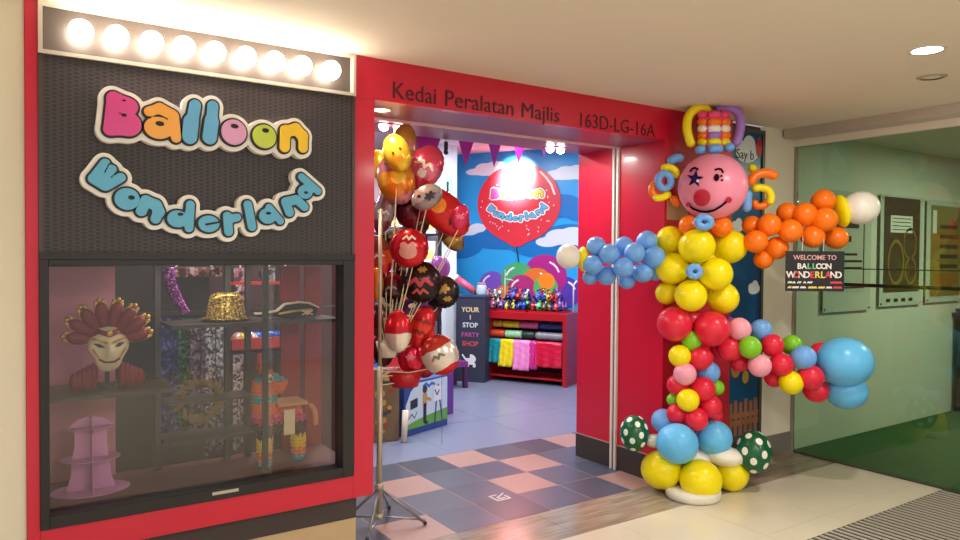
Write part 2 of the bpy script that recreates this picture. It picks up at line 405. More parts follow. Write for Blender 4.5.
cr.color_ramp.elements[0].color = (*lin((64, 56, 61)), 1); cr.color_ramp.elements[1].color = (*lin((40, 34, 38)), 1)
nt.links.new(mr.outputs[0], cr.inputs[0]); nt.links.new(cr.outputs[0], b.inputs['Base Color']); b.inputs['Roughness'].default_value = .42
bpn = nt.nodes.new('ShaderNodeBump'); bpn.inputs['Strength'].default_value = .3; bpn.inputs['Distance'].default_value = .004; bpn.invert = True
nt.links.new(mr.outputs[0], bpn.inputs['Height']); nt.links.new(bpn.outputs[0], b.inputs['Normal'])

sign = thing('shop_sign', 'black perforated shop sign panel with bubble lettering reading Balloon Wonderland above the display window', 'sign', (-.125, -.03, 1.57))
MB().box((-.822, -.035, 1.60), (.571, .06, 2.409)).build('backing_panel', PERF, sign)
MB().box((-.822, -.05, 1.57), (.571, .06, 1.60)).build('ledge', BLACKM, sign)
MB().box((-.822, -.04, 1.60), (-.806, -.035, 2.409)).build('edge_trim', mat('dark_edge_trim', (84, 74, 74), .35, metal=.6), sign)
MB().box((.556, -.04, 1.60), (.571, -.035, 2.409)).build('edge_trim', MATS['dark_edge_trim'], sign)

def zk(kx, ky): return wz(80 + kx / 2.842, 70 + ky / 2.842, -.06)
PXZ = .00125                                    # metres per zoom pixel on the sign
def K(*p): return [zk(*q) for q in p]
def kc(a, c, r): (x0, y0), (x1, y1) = zk(*a), zk(*c); return cap(x0, y0, x1, y1, r * PXZ * .97)
def ke(c, rx, ry=None): x, y = zk(*c); return elp(x, y, rx * PXZ, (ry or rx) * PXZ)
def kp(pts, r): return union(*[kc(pts[i], pts[i + 1], r) for i in range(len(pts) - 1)])
def b_(s): return sunion(.008, *s)
LET = [ # (colour, solid, holes)
 ((222, 70, 150), b_([kc((92, 86), (82, 172), 19), kc((92, 84), (128, 100), 20), ke((132, 108), 30, 28), ke((134, 158), 38, 38), kc((84, 172), (130, 172), 19)]), [ke((121, 91), 8, 3.5), ke((121, 132), 9, 6)]),
 ((245, 172, 70), b_([ke((219, 168), 44, 36), kc((192, 122), (222, 113), 15), kc((222, 113), (258, 132), 17), kc((262, 138), (268, 196), 15)]), [ke((222, 156), 15, 9), kc((176, 140), (196, 138), 4)]),
 ((96, 176, 226), b_([kc((322, 104), (306, 196), 18), kc((310, 150), (306, 192), 24)]), []),
 ((96, 176, 226), b_([kc((372, 106), (364, 198), 17), kc((368, 150), (362, 194), 23)]), []),
 ((224, 160, 206), b_([ke((431, 180), 43, 44)]), [ke((433, 163), 15, 9)]),
 ((196, 216, 74), b_([ke((517, 192), 42, 42)]), [ke((520, 175), 14, 9)]),
 ((250, 205, 40), b_([kc((576, 174), (574, 222), 18), kc((582, 178), (606, 170), 20), kc((606, 172), (624, 190), 20), kc((626, 190), (626, 224), 17)]), [kc((601, 206), (600, 250), 3)]),
]
BL = (92, 176, 214)
LET2 = [(BL, b_(s), h) for s, h in [
 ([kc((68, 268), (36, 310), 14), kc((36, 312), (62, 328), 15), kc((88, 284), (60, 322), 12), kc((112, 308), (70, 332), 14), kc((50, 304), (66, 318), 13)], [kc((80, 268), (66, 294), 2.5), kc((104, 290), (84, 308), 2.5)]),
 ([ke((130, 368), 37, 35)], [ke((142, 364), 11, 8)]),
 ([kc((182, 372), (170, 402), 16), kc((188, 376), (210, 384), 17), kc((212, 388), (220, 404), 17), kc((218, 404), (210, 424), 15)], [kc((198, 404), (190, 426), 3)]),
 ([ke((272, 424), 32, 28), kc((308, 384), (304, 450), 13)], [ke((280, 411), 11, 6)]),
 ([ke((360, 438), 34, 28)], [kc((352, 440), (384, 434), 4)]),
 ([kc((412, 416), (416, 460), 14), kc((420, 424), (440, 420), 13)], []),
 ([kc((470, 384), (482, 446), 14)], []),
 ([ke((526, 416), 30, 27), kc((530, 392), (562, 430), 12)], [ke((528, 408), 11, 6)]),
 ([kc((576, 376), (588, 406), 15), kc((586, 374), (606, 370), 16), kc((608, 370), (630, 390), 15)], [kc((600, 388), (612, 410), 3)]),
 ([ke((632, 348), 27, 25), kc((622, 306), (668, 346), 13)], [ke((634, 350), 9, 6)]),
]]
def wordmark(parent, to3, q, outline_m, tk=(.045, .012, .008), h=.0055, sub=None, off=.0, dark=True):
    """two words: thick white outline plates, dark keylines, coloured letters; q scales sizes"""
    for L in (LET, LET2):
        allf = union(*[l[1] for l in L]); bx = (-.72, .46, 1.60, 2.34)
        bx = (-.66, .37, 2.0, 2.34) if L is LET else (-.73, .46, 1.60, 2.13)
        MB().shape(grow(allf, .029), bx, h * 1.3, lambda u, v, w: to3(u, v, off + w), tk[0] * q).build('outline_plate', outline_m, parent)
        for c, f, hs in L:
            # own bounds
            U, W = np.meshgrid(np.linspace(bx[0], bx[1], 120), np.linspace(bx[2], bx[3], 80), indexing='ij'); I = f(U, W) < .012
            bb = (U[I].min() - .03, U[I].max() + .03, W[I].min() - .03, W[I].max() + .03)
            if dark: base = MB().shape(grow(f, .011), bb, h, lambda u, v, w: to3(u, v, off + tk[0] * q + w), tk[1] * q).build('letter_edge', LETDK, parent)
            f2 = grow(f, .0025)
            MB().shape(minus(f2, *hs) if hs else f2, bb, h, lambda u, v, w: to3(u, v, off + tk[0] * q + tk[1] * q * (1 if dark else 0) + w), tk[2] * q).build('letter', mat('letter_%02x%02x%02x' % c, c, .35), parent)
wordmark(sign, lambda u, v, w: V((u, -.036 - w, v)), 1.0, mat('letter_white', (250, 246, 238), .45))

# bulb strip
strip = thing('marquee_light_strip', 'metal light strip with a row of nine glowing globe bulbs above the shop sign', 'light', (-.125, -.03, 2.409))
MB().box((-.806, -.012, 2.425), (.556, .06, 2.612)).build('housing', mat('strip_metal', (70, 62, 58), .45, metal=.3, noise=.1), strip)
MB().box((-.822, -.05, 2.609), (.571, .06, 2.6255)).box((-.822, -.05, 2.409), (.571, .06, 2.425)).box((-.822, -.05, 2.425), (-.806, .06, 2.609)).box((.556, -.05, 2.425), (.571, .06, 2.609)).build('frame', ALU, strip)
BULB = mat('bulb_glow', (255, 244, 226), .3, emit=(255, 240, 220), estr=27.)
for px, py in [(81, 35), (117, 41), (152, 46), (184, 52), (215, 57), (246, 63), (275, 68), (302, 72), (331, 76)]:
    x, z = wz(px, py, -.06)
    bo = MB().ell((0, 0, 0), .047, nu=24, nv=16).build('bulb', BULB, None, True, None); bo.location = (x, -.062, 2.518); bo.parent = strip; bo.matrix_parent_inverse = wm(strip).inverted()
    sc_ = MB().tube([(x, -.013, 2.518), (x, -.03, 2.518)], .022, 16).build('socket', WHITE, bo)

# header lettering
hd = thing('fascia_lettering', 'dark lettering reading Kedai Peralatan Majlis 163D-LG-16A on the red fascia over the entrance', 'lettering', (.80, -.032, 2.43))
HDK = mat('fascia_letter', (74, 10, 26), .45)
def word(name, t_, x0, x1, z): 
    o = text(name, t_, .128, HDK, hd, (0, 0, 0), (1, 0, 0), (0, 0, 1), .0015); xs = [v.co.x for v in o.data.vertices]; k = (x1 - x0) / (max(xs) - min(xs)); m0 = min(xs)
    for v in o.data.vertices: v.co = V((x0 + (v.co.x - m0) * k, v.co.y - .0325, v.co.z + z - .004 * (x0 + (v.co.x - m0) * k)))
for t_, xa, xb in [('Kedai', 393, 436), ('Peralatan', 445.5, 513.5), ('Majlis', 522, 559.5)]: word('word', t_, wz(xa, 100, -.033)[0], wz(xb, 118, -.033)[0], 2.434)
word('unit_number', '163D-LG-16A', wz(580.5, 125, -.033)[0], wz(655, 138, -.033)[0], 2.428)

# ------------------------------------------------------------------ lights in the entrance soffit
def downlight(x, y, z, r, name, label, estr, col=(255, 246, 230), group=None):
    t = thing(name, label, 'light', (x, y, z), group)
    MB().lathe([(r, -.004), (r * 1.25, -.004), (r * 1.28, 0.0), (r, .0)], (x, y, z)).build('trim_ring', mat('lamp_ring', (225, 220, 210), .4), t, True)
    MB().lathe([(.001, -.002), (r, -.002), (r, -.0005), (.001, -.0005)], (x, y, z)).build('lens', mat('lens_%s_%d' % (name, estr), col, .3, emit=col, estr=estr), t)
    return t
p = at(388, 107, 2, 2.409); downlight(p.x, .19, 2.409, .05, 'recessed_downlight', 'warm recessed downlight in the entrance soffit near the left post', 12, (255, 205, 120))
def twin(px, py, label):
    p = at(px, py, 2, 2.405); t = thing('twin_spotlight', label, 'light', (p.x, p.y, 2.409))
    MB().box((p.x - .09, p.y - .045, 2.403), (p.x + .09, p.y + .045, 2.4088)).build('plate', SOFF, t)
    for s in (-1, 1):
        MB().ell((p.x + s * .05, p.y, 2.395), .03).build('lamp', mat('spot_face', (255, 250, 240), .3, emit=(255, 250, 240), estr=14), t, True)
twin(555.5, 148, 'pair of white spotlights in the entrance soffit on the right')
twin(391, 125.5, 'pair of white spotlights in the entrance soffit above the foil balloons')
c = at(927, 50, 2, H); downlight(c.x, c.y, H, .068, 'ceiling_downlight', 'bright round recessed downlight in the corridor ceiling at upper right', 30)
c = at(932, 77, 2, H)
tag(MB().lathe([(.055, -.006), (.075, -.003), (.078, 0), (.055, 0)], (c.x, c.y, H)).build('ceiling_sensor', mat('sensor_ring', (176, 164, 146), .5), None, True), 'small round flush ring in the ceiling below the downlight', 'sensor')

# ------------------------------------------------------------------ glass partition
gp = thing('glass_partition', 'tall glass partition with aluminium header to the right of the white pillar', 'partition', (XG, -2.5, 0))
MB().box((XG - .006, -4.6, .01), (XG + .006, -.035, 2.50)).build('glass_panel', PGLASS, gp)
MB().box((XG - .012, -.03, 0), (XG + .012, -.006, 2.50)).build('edge_post', mat('bronze_post', (156, 146, 128), .4, metal=.2), gp)
hdr = MB().box((4.30, -4.6, 2.555), (XG - .03, -.02, H - .001)).build('header_track', ALU, gp)
MB().box((XG - .03, -4.6, 2.50), (XG + .05, -.006, H - .001)).build('header_rail', mat('header_rail', (228, 218, 198), .5), gp)
MB().box((4.305, -.0205, 2.56), (XG - .035, -.017, H - .006)).build('end_cap', BLACKM, gp)
MB().tube([(XG + .03, -.25, 1.392), (XG + .03, -4.4, 1.392)], .014).build('rail', mat('dark_rail', (44, 56, 30), .5), gp, True)
MB().tube([(XG + .02, -.25, 1.515), (XG + .02, -4.4, 1.515)], .004).build('wire', mat('dark_wire', (60, 66, 50), .5), gp, True)
MB().box((XG - .01, -4.6, .001), (XG + .01, -.035, .012)).build('bottom_seal', mat('seal_dark', (70, 70, 60), .5), gp)

# posters behind the glass
PFR = mat('poster_acrylic', (190, 200, 186), .2)
def poster(x0, x1, z0, z1, label, deco):
    t = thing('framed_poster', label, 'poster', ((x0 + x1) / 2, -.01, (z0 + z1) / 2), 'posters on the wall behind the glass')
    MB().box((x0, -.03, z0), (x1, -.024, z1)).build('acrylic_sheet', PFR, t)
    for x in (x0 + .03, x1 - .03):
        for z in (z0 + .03, z1 - .03): MB().tube([(x, -.036, z), (x, -.0012, z)], .014).build('standoff', ALU, t, True)
    deco(t)
def bar(t, n, m, x0, x1, z0, z1, y=-.032, th=.002): return MB().box((x0, y - th, z0), (x1, y, z1)).build(n, m, t)
INK = mat('print_dark', (44, 46, 40), .5); PALE = mat('print_pale', (176, 188, 170), .5); BRN = mat('print_brown', (74, 62, 46), .5); GLD = mat('print_gold', (134, 112, 52), .5)
def d1(t):
    bar(t, 'print', PALE, 4.98, 5.55, 1.30, 2.14)
    for x0, x1, z0, z1 in [(5.0, 5.5, 2.02, 2.06), (5.02, 5.42, 1.86, 1.93), (5.02, 5.30, 1.74, 1.79), (5.0, 5.52, 1.33, 1.345), (5.5, 5.515, 1.33, 2.1), (5.04, 5.48, 1.5, 1.52), (5.04, 5.48, 1.56, 1.58), (5.04, 5.4, 1.62, 1.64)]: bar(t, 'text_block', INK, x0, x1, z0, z1, -.034)
def ringm(cx, cz, rx, rz, w, m, t, name='ring'):
    MB().shape(lambda u, v: np.abs(elp(cx, cz, rx, rz)(u, v)) - w, (cx - rx - .05, cx + rx + .05, cz - rz - .05, cz + rz + .05), .02, lambda u, v, q: V((u, -.034 - q, v)), .002).build(name, m, t)
def d2(t):
    bar(t, 'print', BRN, 5.86, 6.53, 1.28, 2.17)
    bar(t, 'label_panel', mat('print_white', (214, 220, 206), .5), 5.97, 6.38, 1.84, 2.0, -.034)
    for k in range(4): bar(t, 'text_line', INK, 6.0, 6.35, 1.865 + k * .035, 1.872 + k * .035, -.036)
    ringm(6.08, 1.56, .14, .2, .012, GLD, t); ringm(6.34, 1.74, .12, .14, .01, GLD, t); ringm(6.36, 1.48, .1, .12, .01, GLD, t)
    for k in range(4): bar(t, 'badge', INK, 5.92 + k * .14, 5.99 + k * .14, 1.19, 1.22)
def d3(t):
    bar(t, 'print', GLD, 6.76, 7.40, 1.22, 2.13)
    bar(t, 'barcode_panel', mat('print_white', (214, 220, 206), .5), 6.79, 6.87, 1.85, 2.08, -.034)
    for k in range(5): bar(t, 'text_line', BRN, 6.95, 7.33, 1.5 + k * .1, 1.54 + k * .1, -.034)
    bar(t, 'picture', mat('print_ochre', (150, 98, 40), .5), 6.85, 7.3, 1.28, 1.45, -.034)
    MB().shape(elp(7.22, 1.95, .05), (7.1, 7.3, 1.85, 2.05), .012, lambda u, v, q: V((u, -.034 - q, v)), .002).build('red_light_spot', mat('red_light_tint', (220, 30, 40), .5), t)  # a red light, drawn as a flat coloured disc over the poster
poster(4.88, 5.64, 1.13, 2.18, 'pale framed notice behind the glass, nearest to the white pillar', d1)
poster(5.80, 6.59, 1.15, 2.19, 'dark brown framed poster with white label and gold circles behind the glass', d2)
poster(6.68, 7.44, 1.16, 2.18, 'gold and ochre framed poster at the far right behind the glass', d3)
bn = thing('dark_cabinet', 'dark cabinet standing at the far right behind the glass partition', 'cabinet', (7.55, -.3, .012))
MB().box((7.30, -.6, .06), (7.9, -.06, 1.05)).build('body', mat('cabinet_dark', (40, 44, 34), .5), bn, bevel=.006)
MB().box((7.33, -.57, .0125), (7.87, -.09, .06)).build('base', BLACKM, bn); MB().box((7.28, -.62, 1.05), (7.92, -.05, 1.085)).build('top', BLACKM, bn)
# mat
em = MB(); em.box((2.4, -2.9, .0), (XG - .02, -1.17, .004), 1)
k = 2.42
while k < XG - .04: em.box((k, -2.88, .004), (k + .022, -1.18, .009), 0); k += .052
tag(em.build('entrance_mat', [mat('mat_strip', (176, 170, 156), .5), mat('mat_black', (52, 48, 44), .8)]), 'dark striped entrance mat on the cream floor at lower right', 'mat')

# poster lightbox in the recess by the pillar
BLUEP = mat('poster_blue', (12, 74, 124), .3, noise=.2, nscale=2)
pl_ = thing('wall_poster', 'tall dark blue framed balloon poster between the red pier and the white pillar', 'poster', (3.86, .02, .18))
MB().box((3.672, .0, .21), (4.042, .03, 2.56)).build('panel', BLUEP, pl_)
MB().box((3.642, -.012, .18), (3.672, .04, 2.59)).box((4.042, -.012, .18), (4.072, .04, 2.59)).box((3.672, -.012, .18), (4.042, .04, .21)).box((3.672, -.012, 2.56), (4.042, .04, 2.59)).build('frame', mat('poster_frame', (92, 86, 78), .4, metal=.4), pl_)
def onp(fn, b, m, n, h=.008, y=0., th=.003): return MB().shape(fn, b, h, lambda u, v, w: V((u, y - w, v)), th).build(n, m, pl_)
CLD = mat('print_cloud', (214, 220, 222), .5)
def cloudf(cx, cz, s): return union(elp(cx, cz, .10 * s, .05 * s), elp(cx - .05 * s, cz + .035 * s, .05 * s), elp(cx + .03 * s, cz + .06 * s, .06 * s), elp(cx + .08 * s, cz + .02 * s, .045 * s))
x, z = wz(746, 152); onp(cloudf(x, z - .02, 1.25), (x - .2, x + .2, z - .14, z + .2), CLD, 'cloud')
x2, z2 = wz(760, 148); onp(elp(4.0, z2, .04, .075), (3.95, 4.041, z2 - .09, z2 + .09), mat('print_balloon_red', (170, 24, 40), .4), 'printed_balloon', y=-.004)
text('slogan', 'Say b', .105, INK, pl_, (x - .125, -.0045, z - .055), (1, 0, 0), (0, 0, 1), .001)
for px, py, s in [(737, 228, .8), (758, 290, .8)]:
    x, z = wz(px, py); x = min(x, 3.96); onp(cloudf(x, z, s * .8), (x - .12, x + .1, z - .08, z + .12), CLD, 'cloud')
for px, py, r, cc in [(733, 369, .055, (196, 132, 74)), (745, 377, .04, (206, 170, 70)), (728, 362, .06, (170, 40, 60)), (738, 245, .05, (40, 150, 160))]:
    x, z = wz(px, py); x = max(3.75, min(x, 3.97)); onp(elp(x, z, r, r * 1.25), (x - .08, min(4.04, x + .08), z - .1, z + .1), mat('pb_%d' % px, cc, .4), 'printed_balloon', y=-.002)
x0, z0 = wz(742, 402); cb = MB()
for k in range(6): cb.box((3.675 + k * .062, -.004, .22), (3.715 + k * .062, 0, z0 + .02 * (k % 2)))
cb.box((3.675, -.005, .30), (4.04, -.001, .34)); cb.box((3.675, -.005, z0 - .12), (4.04, -.001, z0 - .08)); cb.build('printed_fence', mat('print_fence', (150, 96, 60), .5), pl_)
tag(MB().box((wz(662, 210)[0] + .015, -.033, wz(670, 220)[1]), (wz(684, 210)[0], -.0302, wz(670, 201)[1])).build('paper_notice', mat('paper_kraft', (206, 176, 140), .7)), 'small pale paper notice stuck on the red pier behind the clown head', 'notice')
# floor mark
fm = MB(); fx, fy = 1.80, .37; q = .05
for a, c in [((-q, -q), (q, -q)), ((q, -q), (q, q * .2)), ((-q, -q), (-q, q)), ((-q, q), (q * .1, q)), ((-q * .5, -q * .45), (q * .5, -q * .45)), ((q * .4, q * .5), (q * 1.3, q * 1.1)), ((-q * .4, 0), (q * .7, q * .7))]:
    fm.shape(cap(*a, *c, .007), (-.09, .09, -.09, .09), .006, lambda u, v, w: V((fx + u, fy + v, w)), .0012)
tag(fm.build('floor_sticker', mat('sticker_white', (214, 206, 200), .5)), 'small white square symbol stuck on a grey entrance tile', 'sticker')

# ------------------------------------------------------------------ balloon clown
FD = 4.94
M_PX = FD / FPX
LCOL = {'yellow': (248, 228, 8), 'orange': (252, 124, 20), 'blue': (114, 172, 238), 'sky': (104, 192, 244), 'red': (226, 38, 66), 'pink': (246, 164, 186), 'green': (132, 204, 40), 'white': (240, 236, 224), 'head': (244, 150, 178), 'lilac': (164, 120, 200), 'hotpink': (236, 70, 130), 'purple': (150, 70, 160)}
def latex(c): return mat('latex_' + c, LCOL[c], .3, spec=.4, sss=.25)
BMESH = {}
def balloon_mesh(c):
    if c in BMESH: return BMESH[c]
    prof = [(.001, 1.0)] + [(math.sin(t) * (1 - .06 * (1 - math.cos(t)) / 2), math.cos(t) if t < pi / 2 else math.cos(t) * 1.04) for t in [pi * k / 22 for k in range(1, 21)]]
    prof += [(.12, -1.05), (.05, -1.10), (.045, -1.13), (.09, -1.18), (.085, -1.20), (.001, -1.20)]
    o = MB().lathe(prof, n=32).build('tmp', latex(c), None, True); me = o.data; bpy.data.objects.remove(o); BMESH[c] = me; return me
base0 = at(693, 497, 2, 0.0)
clown = thing('balloon_clown', 'tall clown figure made of colourful balloons standing at the right of the shop entrance', 'balloon figure', (base0.x, base0.y, 0))
def fp(px, py, dz=0.): return CAM + ray(px, py) * (FD + dz)
def bal(name, px, py, r, c, dz=0., asp=1., tilt=0., core=None, label=True):
    r *= 1.04 if ('arm' in name or 'leg' in name) else 1.0; p = fp(px, py, dz); k = (FD + dz) / FPX
    o = bpy.data.objects.new(name, balloon_mesh(c)); COL.objects.link(o)
    ax = -VF.copy()                                             # crown towards the walkway, knot towards the core of the figure
    if core: ax = (p - fp(*core)).normalized() * .8 - VF * .55
    ax = (ax + VU * .08).normalized()
    xx = VR - ax * VR.dot(ax); xx.normalize(); yy = ax.cross(xx)
    if tilt: xx, yy = xx * math.cos(tilt) + yy * math.sin(tilt), -xx * math.sin(tilt) + yy * math.cos(tilt)
    Rm = Matrix(((xx.x, yy.x, ax.x), (xx.y, yy.y, ax.y), (xx.z, yy.z, ax.z))).to_4x4()
    o.matrix_basis = Matrix.Translation(p) @ Rm @ Matrix.Diagonal((r * k, r * k * asp, r * k * 1.02, 1))
    o.parent = clown; o.matrix_parent_inverse = wm(clown).inverted()
    if label: o['label'] = {'sky': 'light blue', 'head': 'pink', 'hotpink': 'hot pink'}.get(c, c) + ' ' + name.replace('_', ' ')
    return o
def ring(name, px, py, rx, ry, c, dz=0., tube=.45, dot=True):   # small donut flower
    p = fp(px, py, dz); k = (FD + dz) / FPX; mb = MB(); n = 24; R = 1 - tube
    mb.tube([p + VR * (rx * k * R * math.cos(2 * pi * i / n)) + VU * (ry * k * R * math.sin(2 * pi * i / n)) for i in range(n)], ry * k * tube * 1.05, 12, closed=True)
    o = mb.build(name, latex(c), clown, True, p); o['label'] = c + ' ring balloon'
    if dot: MB().ell((0, 0, 0), .014, .012, .014).build('knot', mat('knot_dark_blue', (30, 60, 120), .4), o, True, local=True).location = V((0, 0, 0)) - VF * .012
    return o
def sau(name, pts, r, c, dz=0., parent=None):
    P3 = [fp(q[0], q[1], dz + (q[2] if len(q) > 2 else 0)) for q in pts]
    r *= 1.14 if name == 'hair_loop' else 1; o = MB().sausage(P3, r * M_PX).build(name, latex(c), clown, True, P3[0]); o['label'] = c + ' modelling balloon'; return o

# torso
for px, py, r, dz, asp in [(670.5, 240.5, 14.5, .06, .95), (696.7, 246.5, 18.7, -.13, .9), (729.5, 247, 17.3, .04, .97), (672.4, 268.5, 16.7, -.02, .98), (715.4, 274, 17, -.10, 1), (667, 293, 11.5, .05, 1), (690.7, 295.6, 16.5, -.12, .96), (722, 297.5, 16.5, .03, .97), (704, 262, 17, .12, 1), (700, 288, 16, .12, 1)]:
    bal('torso_balloon', px, py, r, 'yellow', dz, asp, core=(695, 270, .02))
ring('button_ring', 694.4, 271.5, 9, 8, 'blue', -.20)
bal('collar_balloon', 689, 225.5, 10.5, 'orange', -.06); bal('collar_balloon', 722, 227, 10.5, 'orange', -.06); bal('collar_balloon', 705, 228, 10, 'orange', .1)
ring('bow_ring', 704, 222, 11.5, 8.5, 'blue', -.24)
# left arm (blue)
for px, py, r, dz in [(624, 246.6, 9.5, .06), (646.8, 241.5, 10.3, .02), (655, 272.5, 8, .06), (626.8, 280, 8.7, .06), (590.5, 277, 7.6, .05), (642.4, 272.6, 9.9, -.02), (596.5, 246.6, 9.6, 0), (609.4, 254.4, 10.2, -.06), (593, 264.8, 9.6, -.05), (606.9, 275.5, 9.6, 0), (634.6, 253, 10.2, -.07), (654, 257, 10.7, -.04), (623.4, 267.5, 10.2, -.09)]:
    bal('arm_balloon', px, py, r, 'blue', dz, core=(624, 262, .05))
p_ = bal('cuff_balloon', 583, 259, 12.5, 'yellow', .02, 1.0, 0); p_.scale = (p_.scale[0] * .45, p_.scale[1] * 1.02, p_.scale[2] * .9)
bal('hand_balloon', 568.3, 256.5, 12.4, 'white', .0, 1.04)
# right arm (orange)
for px, py, r, dz in [(752, 225.5, 9.5, .05), (787.4, 213.5, 10.5, .05), (763.7, 259, 9.5, .04), (777, 248, 11.2, 0), (836, 238, 11, .05), (823, 201, 11.3, .02), (812.6, 236.5, 11.3, -.03), (769.6, 225, 11.4, -.05), (804.6, 214.5, 11.7, -.03), (824.5, 219.8, 12, -.07), (756, 241.5, 11.5, -.06), (790.4, 231, 11.7, -.08)]:
    bal('arm_balloon', px, py, r, 'orange', dz, core=(795, 231, .05))
p_ = bal('cuff_balloon', 841.5, 211, 17, 'yellow', .02, 1.0, .18); p_.scale = (p_.scale[0] * .36, p_.scale[1], p_.scale[2] * .75)
bal('hand_balloon', 860.5, 208, 18, 'white', 0, .95)
# hips
bal('hip_balloon', 674.4, 324, 18, 'red', -.05); bal('hip_balloon', 711.6, 329, 18.2, 'red', -.09); bal('hip_balloon', 690, 322, 15, 'red', .1)
# raised leg
for px, py, r, c, dz in [(729, 326, 9, 'purple', .1), (720, 348, 9, 'red', .05), (740, 362, 9.5, 'red', .06), (819.7, 351, 8.5, 'red', .05), (791.6, 345, 9.7, 'green', .05), (761, 330.5, 10.7, 'blue', .04), (774, 377, 9.6, 'red', .06), (730, 348.6, 12.6, 'red', -.02), (815.8, 390, 12, 'red', .03), (739.7, 329.2, 11.3, 'pink', -.06), (772.3, 345.5, 11.2, 'red', -.03), (750, 347.3, 11.2, 'green', -.10), (781.4, 364.7, 11.6, 'red', -.06), (759.8, 365.5, 11.3, 'pink', -.10), (803.3, 357.7, 12, 'blue', -.08), (791, 382.4, 11.6, 'yellow', -.07), (810.6, 377, 12.3, 'red', -.09)]:
    bal('leg_balloon', px, py, r, c, dz, core=(775, 357, .05))
bal('foot_balloon', 846, 391, 20.5, 'sky', .02, .9); bal('foot_balloon', 844, 362, 27.6, 'sky', -.04, .92)
# standing leg
for px, py, r, c, dz in [(688, 368, 10, 'red', .08), (716.3, 387.7, 7.5, 'green', .04), (673.4, 399.5, 6.5, 'green', .04), (714, 415.5, 8, 'red', .05), (708, 372.5, 11.3, 'blue', .03), (691.6, 340.8, 10, 'green', -.06), (679.8, 356.2, 11, 'yellow', -.07), (700.4, 358, 12, 'red', -.07), (677.8, 385, 10.7, 'red', 0), (702.5, 389, 12.3, 'red', -.04), (685, 373.9, 11.2, 'pink', -.09), (710, 406, 11.3, 'red', -.02), (677.3, 413.7, 10.5, 'red', 0), (688, 400, 11.2, 'yellow', -.09), (696.5, 419, 11.3, 'red', -.08), (693, 400, 12, 'red', .08)]:
    bal('leg_balloon', px, py, r, c, dz, core=(693, 385, .05))
bal('ankle_balloon', 663.5, 421, 12.5, 'blue', .08); bal('ankle_balloon', 714, 437.8, 18.2, 'sky', .02); bal('ankle_balloon', 677, 443.5, 21.3, 'sky', -.09, .97)
bal('skirt_balloon', 724, 456, 19, 'white', .02, .55, -.1); bal('skirt_balloon', 655, 441, 10, 'white', .08, .7); bal('skirt_balloon', 695, 458, 17, 'white', .06, .6)
bal('bottom_balloon', 731, 473, 17.5, 'yellow', .06, 1.05); bal('bottom_balloon', 661, 469.5, 20.5, 'yellow', -.0, .95); bal('bottom_balloon', 700.5, 480, 21.3, 'yellow', -.12, .98); bal('bottom_balloon', 690, 466, 17, 'yellow', .16)
bc = base0; MB().lathe([(.001, 0.0), (.165, 0.0), (.18, .012), (.18, .05), (.165, .062), (.001, .062)], (bc.x, bc.y, 0)).build('base', mat('base_white', (226, 222, 206), .3), clown, True)
gold = (1 + 5 ** .5) / 2; dirs = []
for i in range(26):
    zz = 1 - 2 * (i + .5) / 26; a = 2 * pi * i / gold; dirs.append((math.sqrt(1 - zz * zz) * math.cos(a), math.sqrt(1 - zz * zz) * math.sin(a), zz))
DOT = dotted('latex_polka', (14, 92, 54), (240, 240, 228), dirs, math.cos(.185))
BMESH['polka'] = None
o_ = MB().lathe([(.001, 1.0)] + [(math.sin(t), math.cos(t)) for t in [pi * k / 22 for k in range(1, 22)]] + [(.08, -1.04), (.001, -1.04)], n=32).build('tmp', DOT, None, True); BMESH['polka'] = o_.data; bpy.data.objects.remove(o_); LCOL['polka'] = (0, 90, 50)
for px, py, r, asp, dz in [(634.5, 433.3, 14.6, 1.24, .06), (753.5, 452, 17.4, 1.24, 0)]:
    q_ = bal('spotted_balloon', px, py, r, 'polka', dz, asp, label=False); q_['label'] = 'green balloon with white polka dots'
# head
HX, HY, HR = 712.3, 187, 34.6
hk = FD / FPX
head = bal('head', HX, HY, HR, 'head', -.05, .985); head['label'] = 'big round pink head balloon with a painted face'
hc = fp(HX, HY, -.05); hr = HR * (FD - .05) / FPX
def face(fn, b, name, m, off=.003, th=.003, h=.55):             # decal that follows the ball, in reference px around the head
    vf = (hc - CAM).normalized(); vr = (VR - vf * VR.dot(vf)).normalized(); vu = vr.cross(vf); ct_ = vf.dot(VF); dp = FD - .05 - hr * .85
    def to3(u, v, w):
        x = (u - HX) * dp * ct_ / FPX; y = -(v - HY) * dp / FPX
        rr = max(0.0, 1 - (x / hr) ** 2 - (y / (hr * .985)) ** 2); d = vr * x + vu * y - vf * (math.sqrt(rr) * hr * 1.02); n = d.normalized(); return hc + d + n * (off + w)
    o = MB().shape(fn, b, h, to3, th).build(name, m, head); return o
def zf(x, y): return (650 + x / 6, 150 + y / 6)
NAVY = mat('face_navy', (44, 22, 84), .8, spec=.1); FBL = mat('face_black', (34, 12, 26), .9, spec=.05); FRD = mat('face_red', (200, 30, 60), .3)
sp = []
for k in range(10):
    a = -pi / 2 + .12 + k * pi / 5; r = 9.2 if k % 2 == 0 else 3.6; sp.append((694.8 + r * math.cos(a), 179 + r * math.sin(a)))
face(poly(sp), (680, 709, 165, 193), 'star', NAVY)
face(elp(698, 181, 1.5), (694, 702, 177, 185), 'star_glint', WHITE, .0075, .001)
face(elp(716.2, 177.8, 2.7, 3.6), (712, 721, 172, 184), 'eye', FBL)
face(union(elp(720.8, 176.3, 1.1), elp(721.5, 180.3, 1.1)), (718, 725, 173, 184), 'eyelash_dots', FBL)
face(path([zf(238, 128), zf(248, 114), zf(265, 108), zf(284, 118)], .9), (686, 701, 164, 175), 'eyebrow', FBL)
face(path([zf(388, 122), zf(405, 115), zf(424, 120), zf(434, 136)], .9), (711, 726, 165, 176), 'eyebrow', FBL)
